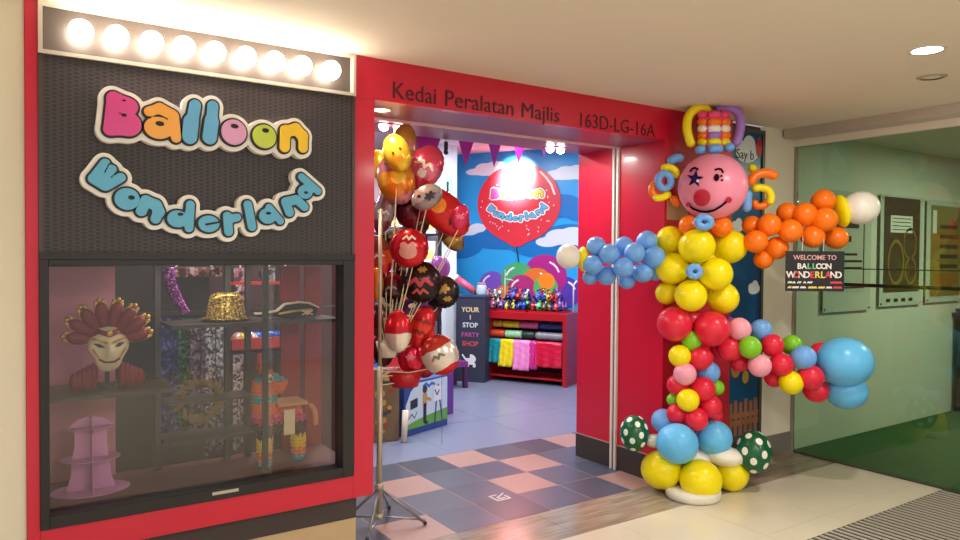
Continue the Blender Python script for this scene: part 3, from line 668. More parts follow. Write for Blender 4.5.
sm = [zf(230, 328), zf(260, 352), zf(300, 366), zf(345, 370), zf(390, 360), zf(430, 335), zf(474, 297)]
face(path(sm, .9), (684, 734, 194, 216), 'mouth', FBL)
face(elp(*zf(232, 328), 2.3), (684, 694, 200, 210), 'mouth_end', FRD, .005); face(elp(*zf(474, 297), 2.9), (724, 735, 194, 205), 'mouth_end', FRD, .005)
nb = face(elp(*zf(316, 283), 8, 8), (692, 713, 187, 207), 'nose', FRD, .004, .012)
# hat
for a0, a1 in [((694, 158), (705, 154)), ((705, 153), (723, 152)), ((722, 153), (735, 150))]: pass
sau('hat_band', [(695.5, 151.5), (702, 149.5), (706.5, 149)], 4.8, 'blue', -.06); sau('hat_band', [(707.5, 149.3), (715, 148.8), (723, 148.8)], 4.6, 'blue', -.10); sau('hat_band', [(724, 148.5), (729, 147.5), (734.5, 146)], 4.6, 'blue', -.06)
rows = [(142.3, 'yellow', 'yellow'), (135.5, 'lilac', 'orange'), (128.8, 'white', 'white'), (122, 'orange', 'orange'), (114.8, 'hotpink', 'hotpink')]
for y, c, c2 in rows:
    hcx, hcd = 714, .02; q = []
    for k in range(6):
        a0 = -pi / 2 - pi / 6 + k * pi / 3 + .01; a1 = a0 + pi / 3 - .02; R = 13.2
        pts = [(hcx + R * math.cos(a), y, hcd + R * M_PX * math.sin(a)) for a in (a0, (a0 + a1) / 2, a1)]
        sau('hat_balloon', pts, 4.3, c if k in (0, 3) or c == c2 else c2)
    for k in range(6):
        a = -pi / 2 - pi / 6 + k * pi / 3; P_ = fp(hcx + 13.6 * math.cos(a), y + 3.4, hcd + 13.6 * M_PX * math.sin(a)); 
        MB().ell((0, 0, 0), 1.8 * M_PX).build('hat_knot', latex('hotpink'), clown, True, local=True).matrix_basis = Matrix.Translation(P_ - V(clown.location))
sau('hat_loop', [(692.5, 147), (689, 138), (687, 128), (688.5, 117), (695, 109.5), (703, 108.5), (711, 112)], 4.5, 'yellow', .0)
sau('hat_loop', [(715, 111.5), (724, 108.5), (733, 109), (739.5, 115), (740.5, 126), (738, 138), (734, 147)], 4.6, 'lilac', .02)
# hair
sau('hair_loop', [(668, 163.5), (675, 158.5), (684, 158)], 4, 'blue', .05)
sau('hair_loop', [(661, 169), (668, 167.5), (675, 171), (677, 178)], 3.5, 'yellow', .0)
def loop(px, py, rx, ry, t, c, dz): 
    n = 20; P3 = [fp(px + rx * math.cos(2 * pi * i / n), py + ry * math.sin(2 * pi * i / n), dz + .01 * math.sin(2 * pi * i / n)) for i in range(n)]
    o = MB().tube(P3, t * M_PX, 10, closed=True).build('hair_loop', latex(c), clown, True, P3[0]); o['label'] = c + ' modelling balloon'
loop(664.5, 181, 6.5, 7.5, 3.6, 'blue', -.04)
sau('hair_loop', [(660, 182), (653.5, 185), (652, 192), (657, 198)], 3.2, 'orange', .0); sau('hair_loop', [(653, 197.5), (662, 197.5), (671, 193)], 3.2, 'yellow', -.03)
sau('hair_loop', [(672, 196), (675, 201), (680, 205)], 3.6, 'orange', .05)
sau('hair_loop', [(748, 168), (752, 168.5), (756, 171)], 4, 'yellow', .05)
sau('hair_loop', [(749.5, 185), (754, 177), (764, 173), (778, 176.5)], 4.1, 'orange', -.05)
sau('hair_loop', [(752, 189), (760, 187.5), (768, 190), (771, 197), (769, 205)], 3.5, 'yellow', .0)
sau('hair_loop', [(753, 200), (757, 206), (765, 205), (767, 199)], 3.2, 'orange', .03)
sau('hair_loop', [(747.5, 190), (747, 201), (746.5, 212)], 4.2, 'blue', -.03)

# welcome board hanging from the arm
wb = thing('welcome_board', 'black chalk style board reading Welcome to Balloon Wonderland hanging from the orange balloon arm', 'sign', fp(814, 271, -.1))
o_ = fp(785, 291, -.1); k = (FD - .1) / FPX; RH = V((VR.x, VR.y, 0)).normalized(); bw, bh = 58.5 * k, 40 * k
T3 = frame(o_, RH, ZUP, -V((VF.x, VF.y, 0)).normalized())
MB().obox(T3(0, 0, 0), RH * bw, ZUP * bh, T3(0, 0, .006) - T3(0, 0, 0)).build('board', mat('board_black', (20, 16, 20), .5), wb)
for px in (802, 823):
    MB().tube([fp(px, 251, -.1), fp(px + 1, 240, -.1), fp(px, 232, -.04)], .0018, 6).build('string', WHITE, wb)
def chalk(n, c): return mat('chalk_' + n, c, .7)
cw, cr_, cg, cy_ = chalk('white', (235, 230, 225)), chalk('red', (226, 70, 80)), chalk('green', (110, 200, 150)), chalk('yellow', (235, 214, 110))
text('lettering', 'WELCOME TO', 6.6 * k, chalk('rose', (226, 170, 170)), wb, T3(29 * k, 31.5 * k, .007), RH, ZUP, .0006, 'CENTER', off=.0006)
def multi(s, size, x, y, cols, n):
    for i, ch in enumerate(s):
        text('letter', ch, size, cols[i % len(cols)], wb, T3(x + i * n, y, .007), RH, ZUP, .0006, 'CENTER', off=.0016)
multi('BALLOON', 7.6 * k, 13.5 * k, 22.5 * k, [cw, cw, cg, cg, cw, cw, cw], 4.9 * k)
multi('WONDERLAND', 9 * k, 5.2 * k, 13.5 * k, [cw, cr_, cw, cw, cr_, cy_, cy_, cr_, cw, cw], 5.3 * k)
for yy, segs in [(8.6, [(2.5, 4, cw), (7.5, 2, cw), (12, 3.4, cw), (18, 2.2, cw), (22, 4.5, cw), (45, 11, cr_)]), (3.6, [(2.5, 3, cy_), (7, 6, cw), (15, 5, cw), (23, 8, cy_), (33, 6, cy_), (41, 5, cw), (48, 8, cr_)])]:
    for x, L_, m in segs:
        pts = [((x + t) * k, (yy + (.9 if i % 2 else -.4)) * k) for i, t in enumerate(np.linspace(0, L_, max(3, int(L_ * 1.4))))]
        MB().shape(path(pts, .0035), (pts[0][0] - .01, pts[-1][0] + .01, (yy - 2.5) * k, (yy + 2.5) * k), .0022, lambda u, v, w: T3(u, v, .006 + w), .0012).build('scribble', m, wb)

# ------------------------------------------------------------------ foil balloon stand just inside the entrance
SX, SY = .885, .30
stand = thing('balloon_stand', 'pale metal floor stand holding foil balloons just inside the left of the entrance', 'stand', (SX, SY, 0))
STEEL = mat('stand_steel', (196, 186, 166), .35, metal=.5)
MB().tube([(SX, SY, .06), (SX, SY, .95)], .017, 14).build('pole', STEEL, stand, True); MB().tube([(SX, SY, .95), (SX, SY, 1.86)], .011, 12).build('upper_pole', STEEL, stand, True)
MB().tube([(SX, SY, .23), (SX, SY, .27)], .024, 14).build('collar', STEEL, stand, True); MB().tube([(SX, SY, .06), (SX, SY, .09)], .024, 14).build('lower_hub', STEEL, stand, True)
GREY = mat('leg_steel', (150, 150, 156), .3, metal=.6)
for px, py in [(425, 523), (367, 540), (345, 520), (389, 507)]:
    e = at(px, py, 2, .012); lg = MB().tube([(SX, SY, .245), e], .0085, 10).build('leg', GREY, stand, True)
    mid = V((SX, SY, .245)).lerp(e, .55); MB().tube([(SX, SY, .075), (e.x, e.y, .03)], .006, 8).build('brace', GREY, stand, True)
    MB().ell((e.x, e.y, .012), .012).build('foot', BLACKM, lg, True)
cup = MB().lathe([(.001, 0), (.05, 0), (.07, .09), (.065, .09), (.045, .01), (.001, .01)], (SX + .06, SY + .02, 1.0)).build('stick_holder', mat('holder_white', (216, 206, 188), .5), stand, True)
SD = 4.27
FPR = {}
FOILS = []
def foil(*a, **k): FOILS.append((a, k))
def make_foil(px, py, rx, ry, rot, cols, label, dz=0., yaw=0., prints=(), lobes=0, metal=.5, stick=True, tail=0., name='foil_balloon'):
    rx *= 1.1; ry *= 1.1
    d = SD + dz; p = atd(px, py, d); k = d / FPX; X_, Y_ = rx * k, ry * k
    t = thing(name, label, 'balloon', p, 'foil balloons on the stand')
    n, R = 44, 10; vs = []; fs = []; th = min(X_, Y_) * .52
    for side in (1, -1):
        for j in range(R + 1):
            r = math.sin(pi / 2 * j / R)
            for i in range(n):
                a = 2 * pi * i / n; s = 1 + (.10 * math.cos(lobes * a) if lobes else 0)
                if tail and math.sin(a) < 0: s *= 1 + tail * max(0, -math.sin(a)) ** 4
                zz = side * (th * max(0, 1 - r * r) ** .62 + th * .10 * r ** 5 * (1 - r) * 6 * math.cos(22 * a))
                wr = 1 + .012 * r ** 4 * math.cos(22 * a)
                vs.append(V((X_ * r * s * wr * math.cos(a), Y_ * r * s * wr * math.sin(a), zz)))
    for q in (0, 1):
        o = q * (R + 1) * n
        for j in range(R):
            for i in range(n): fs.append((o + j * n + i, o + j * n + (i + 1) % n, o + (j + 1) * n + (i + 1) % n, o + (j + 1) * n + i))
    mb = MB().add(vs, fs)
    nm = 'foil_' + '_'.join('%02x%02x%02x' % c for c in cols) + '_%d' % int(Y_ * 1000)
    m = MATS.get(nm) or (bands(nm, cols, 'Y', -Y_, Y_, metal, .22, wob=Y_ * .25) if len(cols) > 1 else mat(nm, cols[0], .22, metal=metal, noise=.15, nscale=20))
    body = mb.build('body', m, None, True)
    bmm = bmesh.new(); bmm.from_mesh(body.data); bmesh.ops.remove_doubles(bmm, verts=bmm.verts, dist=1e-5); bmesh.ops.recalc_face_normals(bmm, faces=bmm.faces); bmm.to_mesh(body.data); bmm.free()
    n_ = (-VF * math.cos(yaw) + VR * math.sin(yaw)).normalized(); x_ = (VR - n_ * VR.dot(n_)).normalized(); y_ = n_.cross(x_)
    x2 = x_ * math.cos(rot) + y_ * math.sin(rot); y2 = -x_ * math.sin(rot) + y_ * math.cos(rot)
    body.matrix_basis = Matrix(((x2.x, y2.x, n_.x, 0), (x2.y, y2.y, n_.y, 0), (x2.z, y2.z, n_.z, 0), (0, 0, 0, 1))); body.parent = t
    for kind, c, u, v, s in prints:
        f = {'dot': elp(0, 0, s), 'oval': elp(0, 0, s, s * .6), 'face': union(elp(0, 0, s, s * .8), elp(-s * .5, s * .7, s * .4), elp(s * .5, s * .7, s * .4)),
             'leaf': sunion(.01, cap(-s, 0, s, 0, s * .3), cap(-s * .5, -s * .6, s * .5, s * .6, s * .3), cap(-s * .5, s * .6, s * .5, -s * .6, s * .25)), 'swirl': path([(-s, -s * .2), (-s * .4, s * .3), (0, -s * .3), (s * .4, s * .3), (s, -s * .2)], s * .16)}[kind]
        def to3(a, b, w, u=u, v=v):
            x, y = u * X_ + a * X_, v * Y_ + b * X_; rr = min(.98, (x / X_) ** 2 + (y / Y_) ** 2); return V((x, y, .0 + th * (1 - rr) ** .62 + .0025 + w))
        MB().shape(f, (-s * 1.7, s * 1.7, -s * 1.7, s * 1.7), s * .14, to3, .002).build('print', mat('fp_%02x%02x%02x' % c, c, .3, metal=.2), body, local=True)
    if stick:
        q = V((SX + .05 + (p.x - SX) * .12, SY + .02 + (p.y - SY) * .12, 1.05)) if p.z > 1.1 else V((SX + .0, SY + .03, p.z - .10))
        st_ = p - V((0, 0, Y_ * .6)) + VF * .03; MB().tube([st_, (st_ + q) * .5 + V((0, 0, -.02)), q], .0032, 6).build('stick', mat('stick_ivory', (216, 200, 160), .4), t)
    return t
YW, ORG, RD, DR, BK, GR, PKK, WH, GDN, PU = (236, 190, 50), (226, 130, 40), (206, 30, 44), (120, 22, 36), (36, 26, 30), (150, 132, 138), (222, 110, 140), (226, 216, 206), (176, 130, 60), (130, 60, 140)
foil(403, 150, 13, 24, -.12, [PKK, (190, 130, 150), (176, 120, 110), GDN], 'pointed mauve foil balloon at the very top of the bunch', .18, tail=0.0, prints=[('oval', WH, 0, -.3, .35)])
foil(425, 168, 16, 22, -.5, [(200, 60, 90), PKK, (206, 70, 100)], 'tilted rose pink foil balloon with white print, right of the yellow one', .1, prints=[('swirl', WH, 0, .1, .5), ('face', WH, .05, -.3, .25)])
foil(379, 165, 8, 14, .1, [YW], 'small yellow foil balloon at the upper left behind the red post', .2)
foil(397, 153, 12.5, 18, .35, [YW, (244, 206, 74)], 'bright yellow oval foil balloon above the orange one', -.06, prints=[('dot', (60, 40, 20), -.25, .0, .08), ('dot', (60, 40, 20), .35, .1, .08), ('oval', ORG, .1, -.35, .25)])
foil(396, 180, 17, 23, .35, [(200, 120, 130), ORG, (232, 160, 60), (190, 120, 140)], 'orange and mauve foil balloon below the yellow oval one', -.02, prints=[('face', YW, .2, .0, .4)])
foil(385, 210, 10, 22, -.25, [(120, 60, 80), GR, (160, 120, 130)], 'long silver and maroon foil balloon beside the red post', .05, prints=[('swirl', WH, 0, -.1, .5)])
foil(408, 210, 13, 17, .3, [DR, (90, 20, 40), BK], 'dark maroon foil balloon behind the grey headed one', .1)
foil(444, 212, 17, 28, .82, [RD, (206, 40, 40), RD], 'red foil balloon lying at a slant with an orange disc print', -.04, prints=[('dot', ORG, .05, .25, .42), ('swirl', (70, 20, 20), .1, -.4, .4)])
foil(427, 197, 15, 11, .5, [GR, (196, 180, 176)], 'grey and white foil balloon resting on the slanted red one', -.14, prints=[('leaf', (60, 40, 60), .2, -.1, .3), ('dot', BK, -.4, .3, .1)])
foil(460, 217, 8, 12, -.3, [(216, 50, 100)], 'small hot pink foil balloon at the right tip of the slanted red one', -.05, prints=[('leaf', PKK, 0, 0, .4)])
foil(452, 238, 9, 14, .7, [(120, 90, 50), GDN, (90, 60, 40)], 'small bronze foil balloon under the slanted red one', -.02)
foil(398, 236, 16, 10, .1, [(90, 90, 60), (60, 50, 46), GR], 'dark olive foil balloon behind the round red one', .12, prints=[('leaf', (150, 170, 90), 0, 0, .4)])
foil(380, 256, 11, 19, .2, [RD, (216, 90, 50), (130, 60, 60)], 'red and orange foil balloon at the left beside the red post', .06, prints=[('swirl', WH, 0, 0, .4)])
foil(409, 248, 18, 18, 0, [RD, (196, 24, 40)], 'large round red foil balloon with pale face print in the middle of the bunch', -.08, prints=[('face', (216, 150, 140), 0, -.2, .45), ('swirl', WH, .05, .5, .3)])
foil(376, 284, 7, 15, 0, [(214, 140, 40), ORG], 'orange foil balloon half hidden by the red post', .05)
foil(392, 288, 12, 15, .1, [BK, (90, 50, 56), DR], 'black and maroon foil balloon near the pole', .1, prints=[('swirl', GR, 0, 0, .4)])
foil(421, 282, 19, 19, 0, [BK, (50, 22, 28)], 'round black foil balloon with red lettering like print', -.04, prints=[('swirl', (190, 60, 70), 0, .0, .55), ('swirl', (200, 80, 80), 0, -.45, .35), ('leaf', GDN, .1, .6, .18)])
foil(443, 292, 15, 15, 0, [BK, (56, 40, 34)], 'round black foil balloon with gold specks at the right', .0, prints=[('leaf', GDN, 0, .2, .35), ('leaf', GDN, .3, -.4, .2), ('dot', GDN, -.5, -.2, .1)])
foil(414, 306, 14, 8, .2, [PU, (70, 40, 80)], 'dark purple foil balloon below the round black lettered one', .06, prints=[('oval', WH, -.1, .1, .25)])
foil(379, 320, 9, 16, 0, [(120, 70, 60), DR, (90, 50, 50)], 'brown and maroon foil balloon beside the red post at mid height', .08)
foil(398, 331, 12.5, 19, 0, [WH, WH, RD, RD], 'oval foil balloon with red top and white lower half', -.08, tail=.05)
foil(422, 327, 11, 20, -.3, [RD, (226, 60, 40), RD], 'upright red foil balloon with dark marks, right of the red and white one', -.03, prints=[('swirl', DR, 0, .3, .5), ('swirl', DR, 0, -.25, .5)])
foil(411, 358, 12, 15, 0, [(206, 28, 62)], 'crimson foil balloon with pale print low in the bunch', -.02, prints=[('leaf', PKK, 0, .1, .3)])
foil(440, 355, 17, 19, .5, [RD, WH, WH, (196, 60, 50)], 'lowest round red and white foil balloon at the right', -.04, prints=[('swirl', (120, 110, 80), -.1, .0, .35)])
SIL = (186, 180, 184)
foil(386, 235, 9, 13, .3, [SIL, (120, 110, 120)], 'silver foil balloon tucked left of the round red one', .16)
foil(418, 222, 11, 14, -.2, [(70, 30, 40), (110, 60, 50)], 'dark chocolate foil balloon under the grey headed one', .12, prints=[('leaf', GDN, 0, 0, .3)])
foil(404, 268, 10, 13, .2, [(60, 34, 44), (90, 40, 50)], 'dark wine foil balloon below the round red one', .12, prints=[('swirl', GR, 0, 0, .4)])
foil(389, 305, 11, 13, -.1, [(90, 40, 60), (130, 100, 110), (60, 30, 50)], 'plum and grey foil balloon above the red and white oval', .1, prints=[('oval', WH, 0, .1, .3)])
foil(430, 308, 11, 12, .1, [(96, 30, 40), (60, 30, 60)], 'dark cherry foil balloon between the black ones and the slim red one', .14)
foil(383, 350, 10, 15, .1, [(80, 44, 40), (120, 50, 40)], 'dark russet foil balloon left of the crimson one', .12, prints=[('leaf', GDN, 0, 0, .3)])
foil(424, 365, 11, 12, .1, [(150, 24, 40), (100, 20, 30)], 'dark red foil balloon between the crimson one and the lowest round one', .1)
# hang the bunch so that no balloon runs through its neighbour: front ones first, the rest step back
done = []
for a, k in sorted(FOILS, key=lambda q: (q[0][7] if len(q[0]) > 7 else q[1].get('dz', 0.))):
    dz = a[7] if len(a) > 7 else k.get('dz', 0.); x, y, rx, ry, rot = a[:5]; th = min(rx, ry) * 1.1 * .52 * SD / FPX
    lim = dz
    for (x2, y2, rx2, ry2, d2, th2) in done:
        q = math.hypot((x - x2) / (rx + rx2), (y - y2) / (ry + ry2)) / 1.1
        if q < .97: lim = max(lim, d2 + (th + th2) * (.95 * math.sqrt(1 - q * q) ** .7 + .03))
    done.append((x, y, rx, ry, lim, th)); make_foil(*a[:7], lim, **{n: v for n, v in k.items() if n != 'dz'})
rb = thing('latex_balloon', 'single purple latex balloon in front of the white shelf packs', 'balloon', atd(440, 268, 6.0))
bo = bpy.data.objects.new('body', balloon_mesh('purple')); COL.objects.link(bo); bo.parent = rb; bo.scale = (.088, .088, .1)
MB().tube([rb.location - V((0, 0, .10)), rb.location - V((-.02, -.0, .5)), V((rb.location.x + .06, rb.location.y + .05, 0.005))], .002, 6).build('ribbon', mat('ribbon_purple', (120, 60, 160), .4), rb)
bk = thing('red_basket', 'red basket hooked on the balloon stand below the crimson balloon', 'basket', atd(405, 376, SD + .1))
p = bk.location; MB().lathe([(.001, -.06), (.08, -.06), (.11, .04), (.104, .04), (.075, -.05), (.001, -.05)], p).build('tub', mat('basket_red', (186, 20, 40), .35), bk, True)
MB().tube([p + V((.105, 0, .035)), p + V((-.02, 0, .06)), V((SX, SY, p.z + .02))], .005, 8).build('hook', STEEL, bk, True)

# cartons behind the stand
def carton(px0, py0, px1, py1, h, dep, name, label, mats, deco=None, shift=(0, 0)):
    a = at(px0, py0, 2, 0); c = at(px1, py1, 2, 0); a = a + V((*shift, 0)); c = c + V((*shift, 0)); r = (c - a); L = r.length; r.normalize(); n = V((r.y, -r.x, 0))
    t = thing(name, label, 'box', (a + c) / 2)
    MB().obox(a + V((0, 0, .001)), r * L, -n * dep, ZUP * h).build('carton', mats, t, bevel=.003, seg=1)
    if deco: deco(t, frame(a, r, ZUP, n), L, h)
    return t
def easel(t, T, L, h):
    def sh(fn, b, m, nm, z=.001, hh=.012): MB().shape(fn, b, hh, lambda u, v, w: T(u, v, z + w), .0012).build(nm, m, t)
    def M_(c): return mat('bx_%02x%02x%02x' % c, c, .45)
    sh(minus(poly([(.02, .05), (L - .01, .05), (L - .01, h - .02), (.16, h - .02), (.02, h - .18)]), elp(L * .3, h + .06, .0)) if False else poly([(.02, .06), (L - .01, .06), (L - .01, h - .015), (.2, h - .02), (.09, h - .08), (.02, h - .2)]), (0, L, 0, h), M_((206, 222, 234)), 'picture')
    sh(poly([(.02, .06), (L - .01, .06), (L - .01, .17), (L * .6, .15), (L * .3, .13), (.02, .10)]), (0, L, 0, h), M_((104, 170, 60)), 'grass', .002)
    sh(union(cap(L * .45, .10, L * .45, .24, .022), cap(L * .47, .08, L * .5, .08, .015)), (0, L, 0, h), M_((40, 36, 50)), 'trousers', .003, .008)
    sh(union(cap(L * .45, .25, L * .45, .33, .03), cap(L * .47, .31, L * .58, .28, .014)), (0, L, 0, h), M_((196, 150, 90)), 'shirt', .003, .008)
    sh(elp(L * .45, .385, .032, .036), (0, L, 0, h), M_((70, 44, 36)), 'hair', .003, .008)
    sh(union(cap(L * .72, .26, L * .68, .05, .009), cap(L * .8, .26, L * .86, .07, .009), cap(L * .76, .4, L * .76, .26, .009)), (0, L, 0, h), M_((60, 50, 110)), 'easel', .003, .007)
    sh(poly([(L * .64, .25), (L * .86, .26), (L * .86, .39), (L * .66, .39)]), (0, L, 0, h), M_((236, 236, 240)), 'easel_board', .0045, .008)
    sh(union(path([(L * .68, .36), (L * .73, .31), (L * .78, .35)], .006)), (0, L, 0, h), M_((60, 60, 80)), 'scribble', .006, .005)
    sh(poly([(.08, .23), (.18, .245), (.18, .325), (.08, .31)]), (0, L, 0, h), M_((40, 40, 44)), 'chalkboard', .003, .008)
    sh(union(path([(.05, .15), (.1, .19), (.14, .15), (.17, .2)], .005)), (0, L, 0, h), M_((90, 90, 100)), 'tools', .003, .005)
    sh(path([(.26, h - .06), (.3, h - .04), (.34, h - .07), (.38, h - .045), (.42, h - .06)], .012), (0, L, 0, h), M_((60, 110, 190)), 'title_mark', .003, .008)
carton(404, 438, 447.5, 424.5, .475, .10, 'easel_carton', 'blue and purple toy easel carton showing a child drawing, standing on the shop floor', mat('carton_blue', (44, 70, 140), .4), easel)
carton(412, 424, 453.5, 413.5, .44, .08, 'toy_carton', 'purple toy carton standing behind the easel carton', mat('carton_purple', (110, 50, 140), .4))
def leafy(t, T, L, h):
    for k in range(26):
        u, v = random.uniform(.05, L - .05), random.uniform(.06, h - .05); c = random.choice([(150, 110, 40), (90, 70, 40), (170, 60, 30), (60, 60, 80), (190, 150, 60)])
        MB().shape(elp(0, 0, random.uniform(.015, .035), random.uniform(.015, .03)), (-.05, .05, -.05, .05), .011, lambda a, b, w: T(u + a, v + b, .001 + w), .001 + .0003 * k).build('print', mat('lf_%02x%02x%02x' % c, c, .5), t)
carton(371, 443, 399, 440.5, .62, .12, 'craft_carton', 'brown leafy patterned carton on the shop floor by the red post', mat('carton_brown', (120, 96, 70), .5), leafy)
for px, py, h, dz, lb in [(401, 438, .27, 0, 'short white paper tube leaning between the two cartons'), (388, 434, .44, -.1, 'taller white paper tube standing before the leafy carton')]:
    p = at(px, py + 3, 2, 0); tag(MB().tube([p + V((0, -.05, .005)), p + V((.015, -.05, h))], .026, 16).build('paper_tube', mat('tube_white', (226, 214, 190), .6), None, True), lb, 'tube')

# ------------------------------------------------------------------ back of the shop: mural
MT = frame(WO - NW * .004, -UL, ZUP, -NW)
def mp(px, py): p = atp(px, py, WO, NW); return ((p - WO).dot(-UL), p.z)
mural = thing('balloon_mural', 'wall mural of a huge red balloon with the shop name among clouds and balloons', 'mural', WO + UL * .2)
MPX = 9.35 / FPX; FS = .889
def mc(px, py, rx, ry=None): u, v = mp(px, py); return elp(u, v, rx * MPX / FS, (ry or rx) * MPX)
def msh(fn, b, m, nm, z, h=.03, th=.003): 
    (u0, v1), (u1, v0) = mp(b[0], b[1]), mp(b[2], b[3]); MB().shape(fn, (min(u0, u1), max(u0, u1), v0, v1), h, lambda u, v, w: MT(u, v, z + w), th).build(nm, m, mural)
MW = lambda c: mat('mu_%02x%02x%02x' % c, c, .3)
def mcloud(pts, b, c, z, nm='cloud'): msh(union(*[mc(*q) for q in pts]), b, MW(c), nm, z, .025)
mcloud([(478, 236, 30, 12), (505, 240, 40, 10), (455, 246, 30, 14), (545, 244, 38, 14), (570, 240, 30, 16), (590, 250, 26, 14)], (456, 215, 620, 262), (20, 112, 184), .001, 'dark_wave')
mcloud([(560, 206, 22, 12), (585, 212, 20, 10)], (530, 190, 620, 226), (22, 112, 188), .001, 'dark_wave')
mcloud([(475, 172, 10, 3.5), (484, 168, 9, 5), (496, 167, 12, 6), (488, 173, 14, 3)], (460, 155, 515, 180), (232, 240, 246), .003)
mcloud([(556, 174, 10, 4), (566, 171, 9, 5), (577, 172, 11, 7), (590, 176, 14, 5), (566, 177, 18, 3)], (540, 158, 610, 184), (226, 236, 244), .003)
mcloud([(468, 231, 12, 5), (478, 228, 9, 5), (460, 232, 10, 5)], (457, 218, 495, 240), (214, 222, 234), .003)
mcloud([(560, 237, 14, 8), (573, 236, 14, 9), (548, 242, 12, 5), (588, 240, 14, 8)], (530, 222, 610, 250), (206, 214, 230), .003)
for px, py, r, c, z in [(565, 292, 15, (86, 60, 170), .004), (545, 276, 21, (170, 40, 130), .005), (493, 285, 14, (120, 84, 190), .005), (518, 279, 17, (70, 170, 110), .006), (537, 283, 15, (222, 120, 50), .007), (522, 290, 15, (180, 50, 120), .008), (546, 288, 12, (90, 180, 100), .0085), (547, 281, 8, (248, 140, 40), .0095), (505, 295, 10, (222, 130, 60), .009)]:
    msh(mc(px, py, r, r * 1.05), (px - r - 4, py - r - 4, px + r + 4, py + r + 4), MW(c), 'painted_balloon', z, .022)
    if r > 12:
        pts = [mp(px + r * .7 * math.cos(a), py - r * .7 * math.sin(a)) for a in ((.3, .6, .9, 1.2) if px > 530 else (1.9, 2.2, 2.5, 2.8))]
        msh(path(pts, .012), (px - r, py - r, px + r, py + r), MW((236, 236, 244)), 'highlight', z + .0032, .012, .001)
rbf = sunion(.05, mc(518.5, 203, 42, 41), union(mc(517, 243, 7, 4)), mc(517, 236, 14, 7))
msh(rbf, (470, 155, 568, 252), MW((214, 50, 64)), 'red_balloon', .010, .025, .006)
pts = [mp(517, 247), mp(518, 254), mp(519, 262)]; msh(path(pts, .008), (512, 245, 524, 264), MW((30, 40, 60)), 'balloon_string', .010, .01)
hl = [mp(541 + 0, 172), mp(547, 178), mp(552, 185), mp(555, 194)]; msh(path(hl, .014), (530, 165, 565, 200), MW((250, 214, 206)), 'highlight', .0165, .012, .001)
(u0, v0), (u1, v1) = mp(491, 188), mp(548, 206)
sc = (mp(549, 200)[0] - mp(488, 200)[0]) / 1.03; cu_ = mp(518.5, 204); 
wordmark(mural, lambda u, v, w: MT(cu_[0] + (u + .13) * sc, cu_[1] + (v - 1.99) * sc * .88, .0165 + w), .06, MW((240, 240, 236)), h=.009)
dd = []
for k in range(46):
    a = random.uniform(0, 2 * pi); r = random.uniform(.55, .93); dd.append((518.5 + 40 * r * math.cos(a), 205 + 34 * r * math.sin(a)))
for px, py in dd:
    u, v = mp(px, py); MB().shape(elp(0, 0, .009), (-.014, .014, -.014, .014), .006, lambda a, b, w: MT(u + a, v + b, .0162 + w), .001).build('sparkle_dot', MW((246, 230, 226)), mural)

# red display unit
du = thing('display_unit', 'red display unit holding rolled and hanging tablecloths in front of the mural', 'display unit', TO + UL * .55 + NW * .25)
RU = mat('unit_red', (178, 18, 32), .35)
T = frame(TO, UL, NW, ZUP)        # (along left, inward, up)
def uf(px): p = atp(px, 345, TO, NW); return (p - TO).dot(UL)
WU, DU_, HU = uf(486.5) + .03, .50, .89
def tb(a, b, m, n, par=du, bev=.003): return MB().obox(T(*a), T(b[0], a[1], a[2]) - T(*a), T(a[0], b[1], a[2]) - T(*a), T(a[0], a[1], b[2]) - T(*a)).build(n, m, par, bevel=bev, seg=1)
tb((0, 0, HU - .09), (WU, DU_, HU), RU, 'top'); tb((0.0, 0, 0), (.05, DU_, HU - .09), RU, 'end_panel'); tb((WU - .06, 0, 0), (WU, DU_, HU - .09), RU, 'end_panel')
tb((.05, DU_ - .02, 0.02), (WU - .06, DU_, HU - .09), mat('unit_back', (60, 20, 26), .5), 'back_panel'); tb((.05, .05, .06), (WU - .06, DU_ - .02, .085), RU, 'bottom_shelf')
for y_, z_ in [(.16, .72), (.11, .60), (.04, .52), (.30, .755)]:
    MB().tube([T(.05, y_, z_), T(WU - .06, y_, z_)], .009, 10).build('rod', ALU, du, True)
def roll(a, b, y_, z_, r, c, label, grp):
    pts = []; rs = []; n = 14
    for i in range(n + 1):
        pts.append(T(a + (b - a) * i / n, y_, z_)); rs.append(r * (1 + .06 * math.sin(i * 2.1 + a * 9)) * (.82 if i in (0, n) else 1))
    tag(MB().tube(pts, rs, 14).build('tablecloth_roll', mat('cl_%02x%02x%02x' % c, c, .3, noise=.12, nscale=30), None, True, T((a + b) / 2, y_, z_)), label, 'tablecloth', grp)
G1 = 'rolled tablecloths in the red display unit'
for a, b, c, l in [(.07, .42, (40, 50, 110), 'navy'), (.43, .68, (216, 90, 140), 'rose pink'), (.69, .92, (224, 190, 40), 'bright gold'), (.93, 1.10, (206, 170, 50), 'mustard gold'), (1.11, 1.34, (176, 140, 60), 'dull bronze')]: roll(a, b, .16, .72, .045, c, l + ' rolled tablecloth on the upper rod of the red unit', G1)
for a, b, c, l in [(.07, .44, (140, 140, 150), 'silver grey'), (.45, .62, (30, 60, 44), 'dark green'), (.63, .86, (150, 206, 160), 'mint green'), (.87, 1.10, (214, 70, 40), 'orange red'), (1.11, 1.34, (40, 110, 190), 'cobalt blue')]: roll(a, b, .11, .60, .05, c, l + ' rolled tablecloth on the middle rod of the red unit', G1)
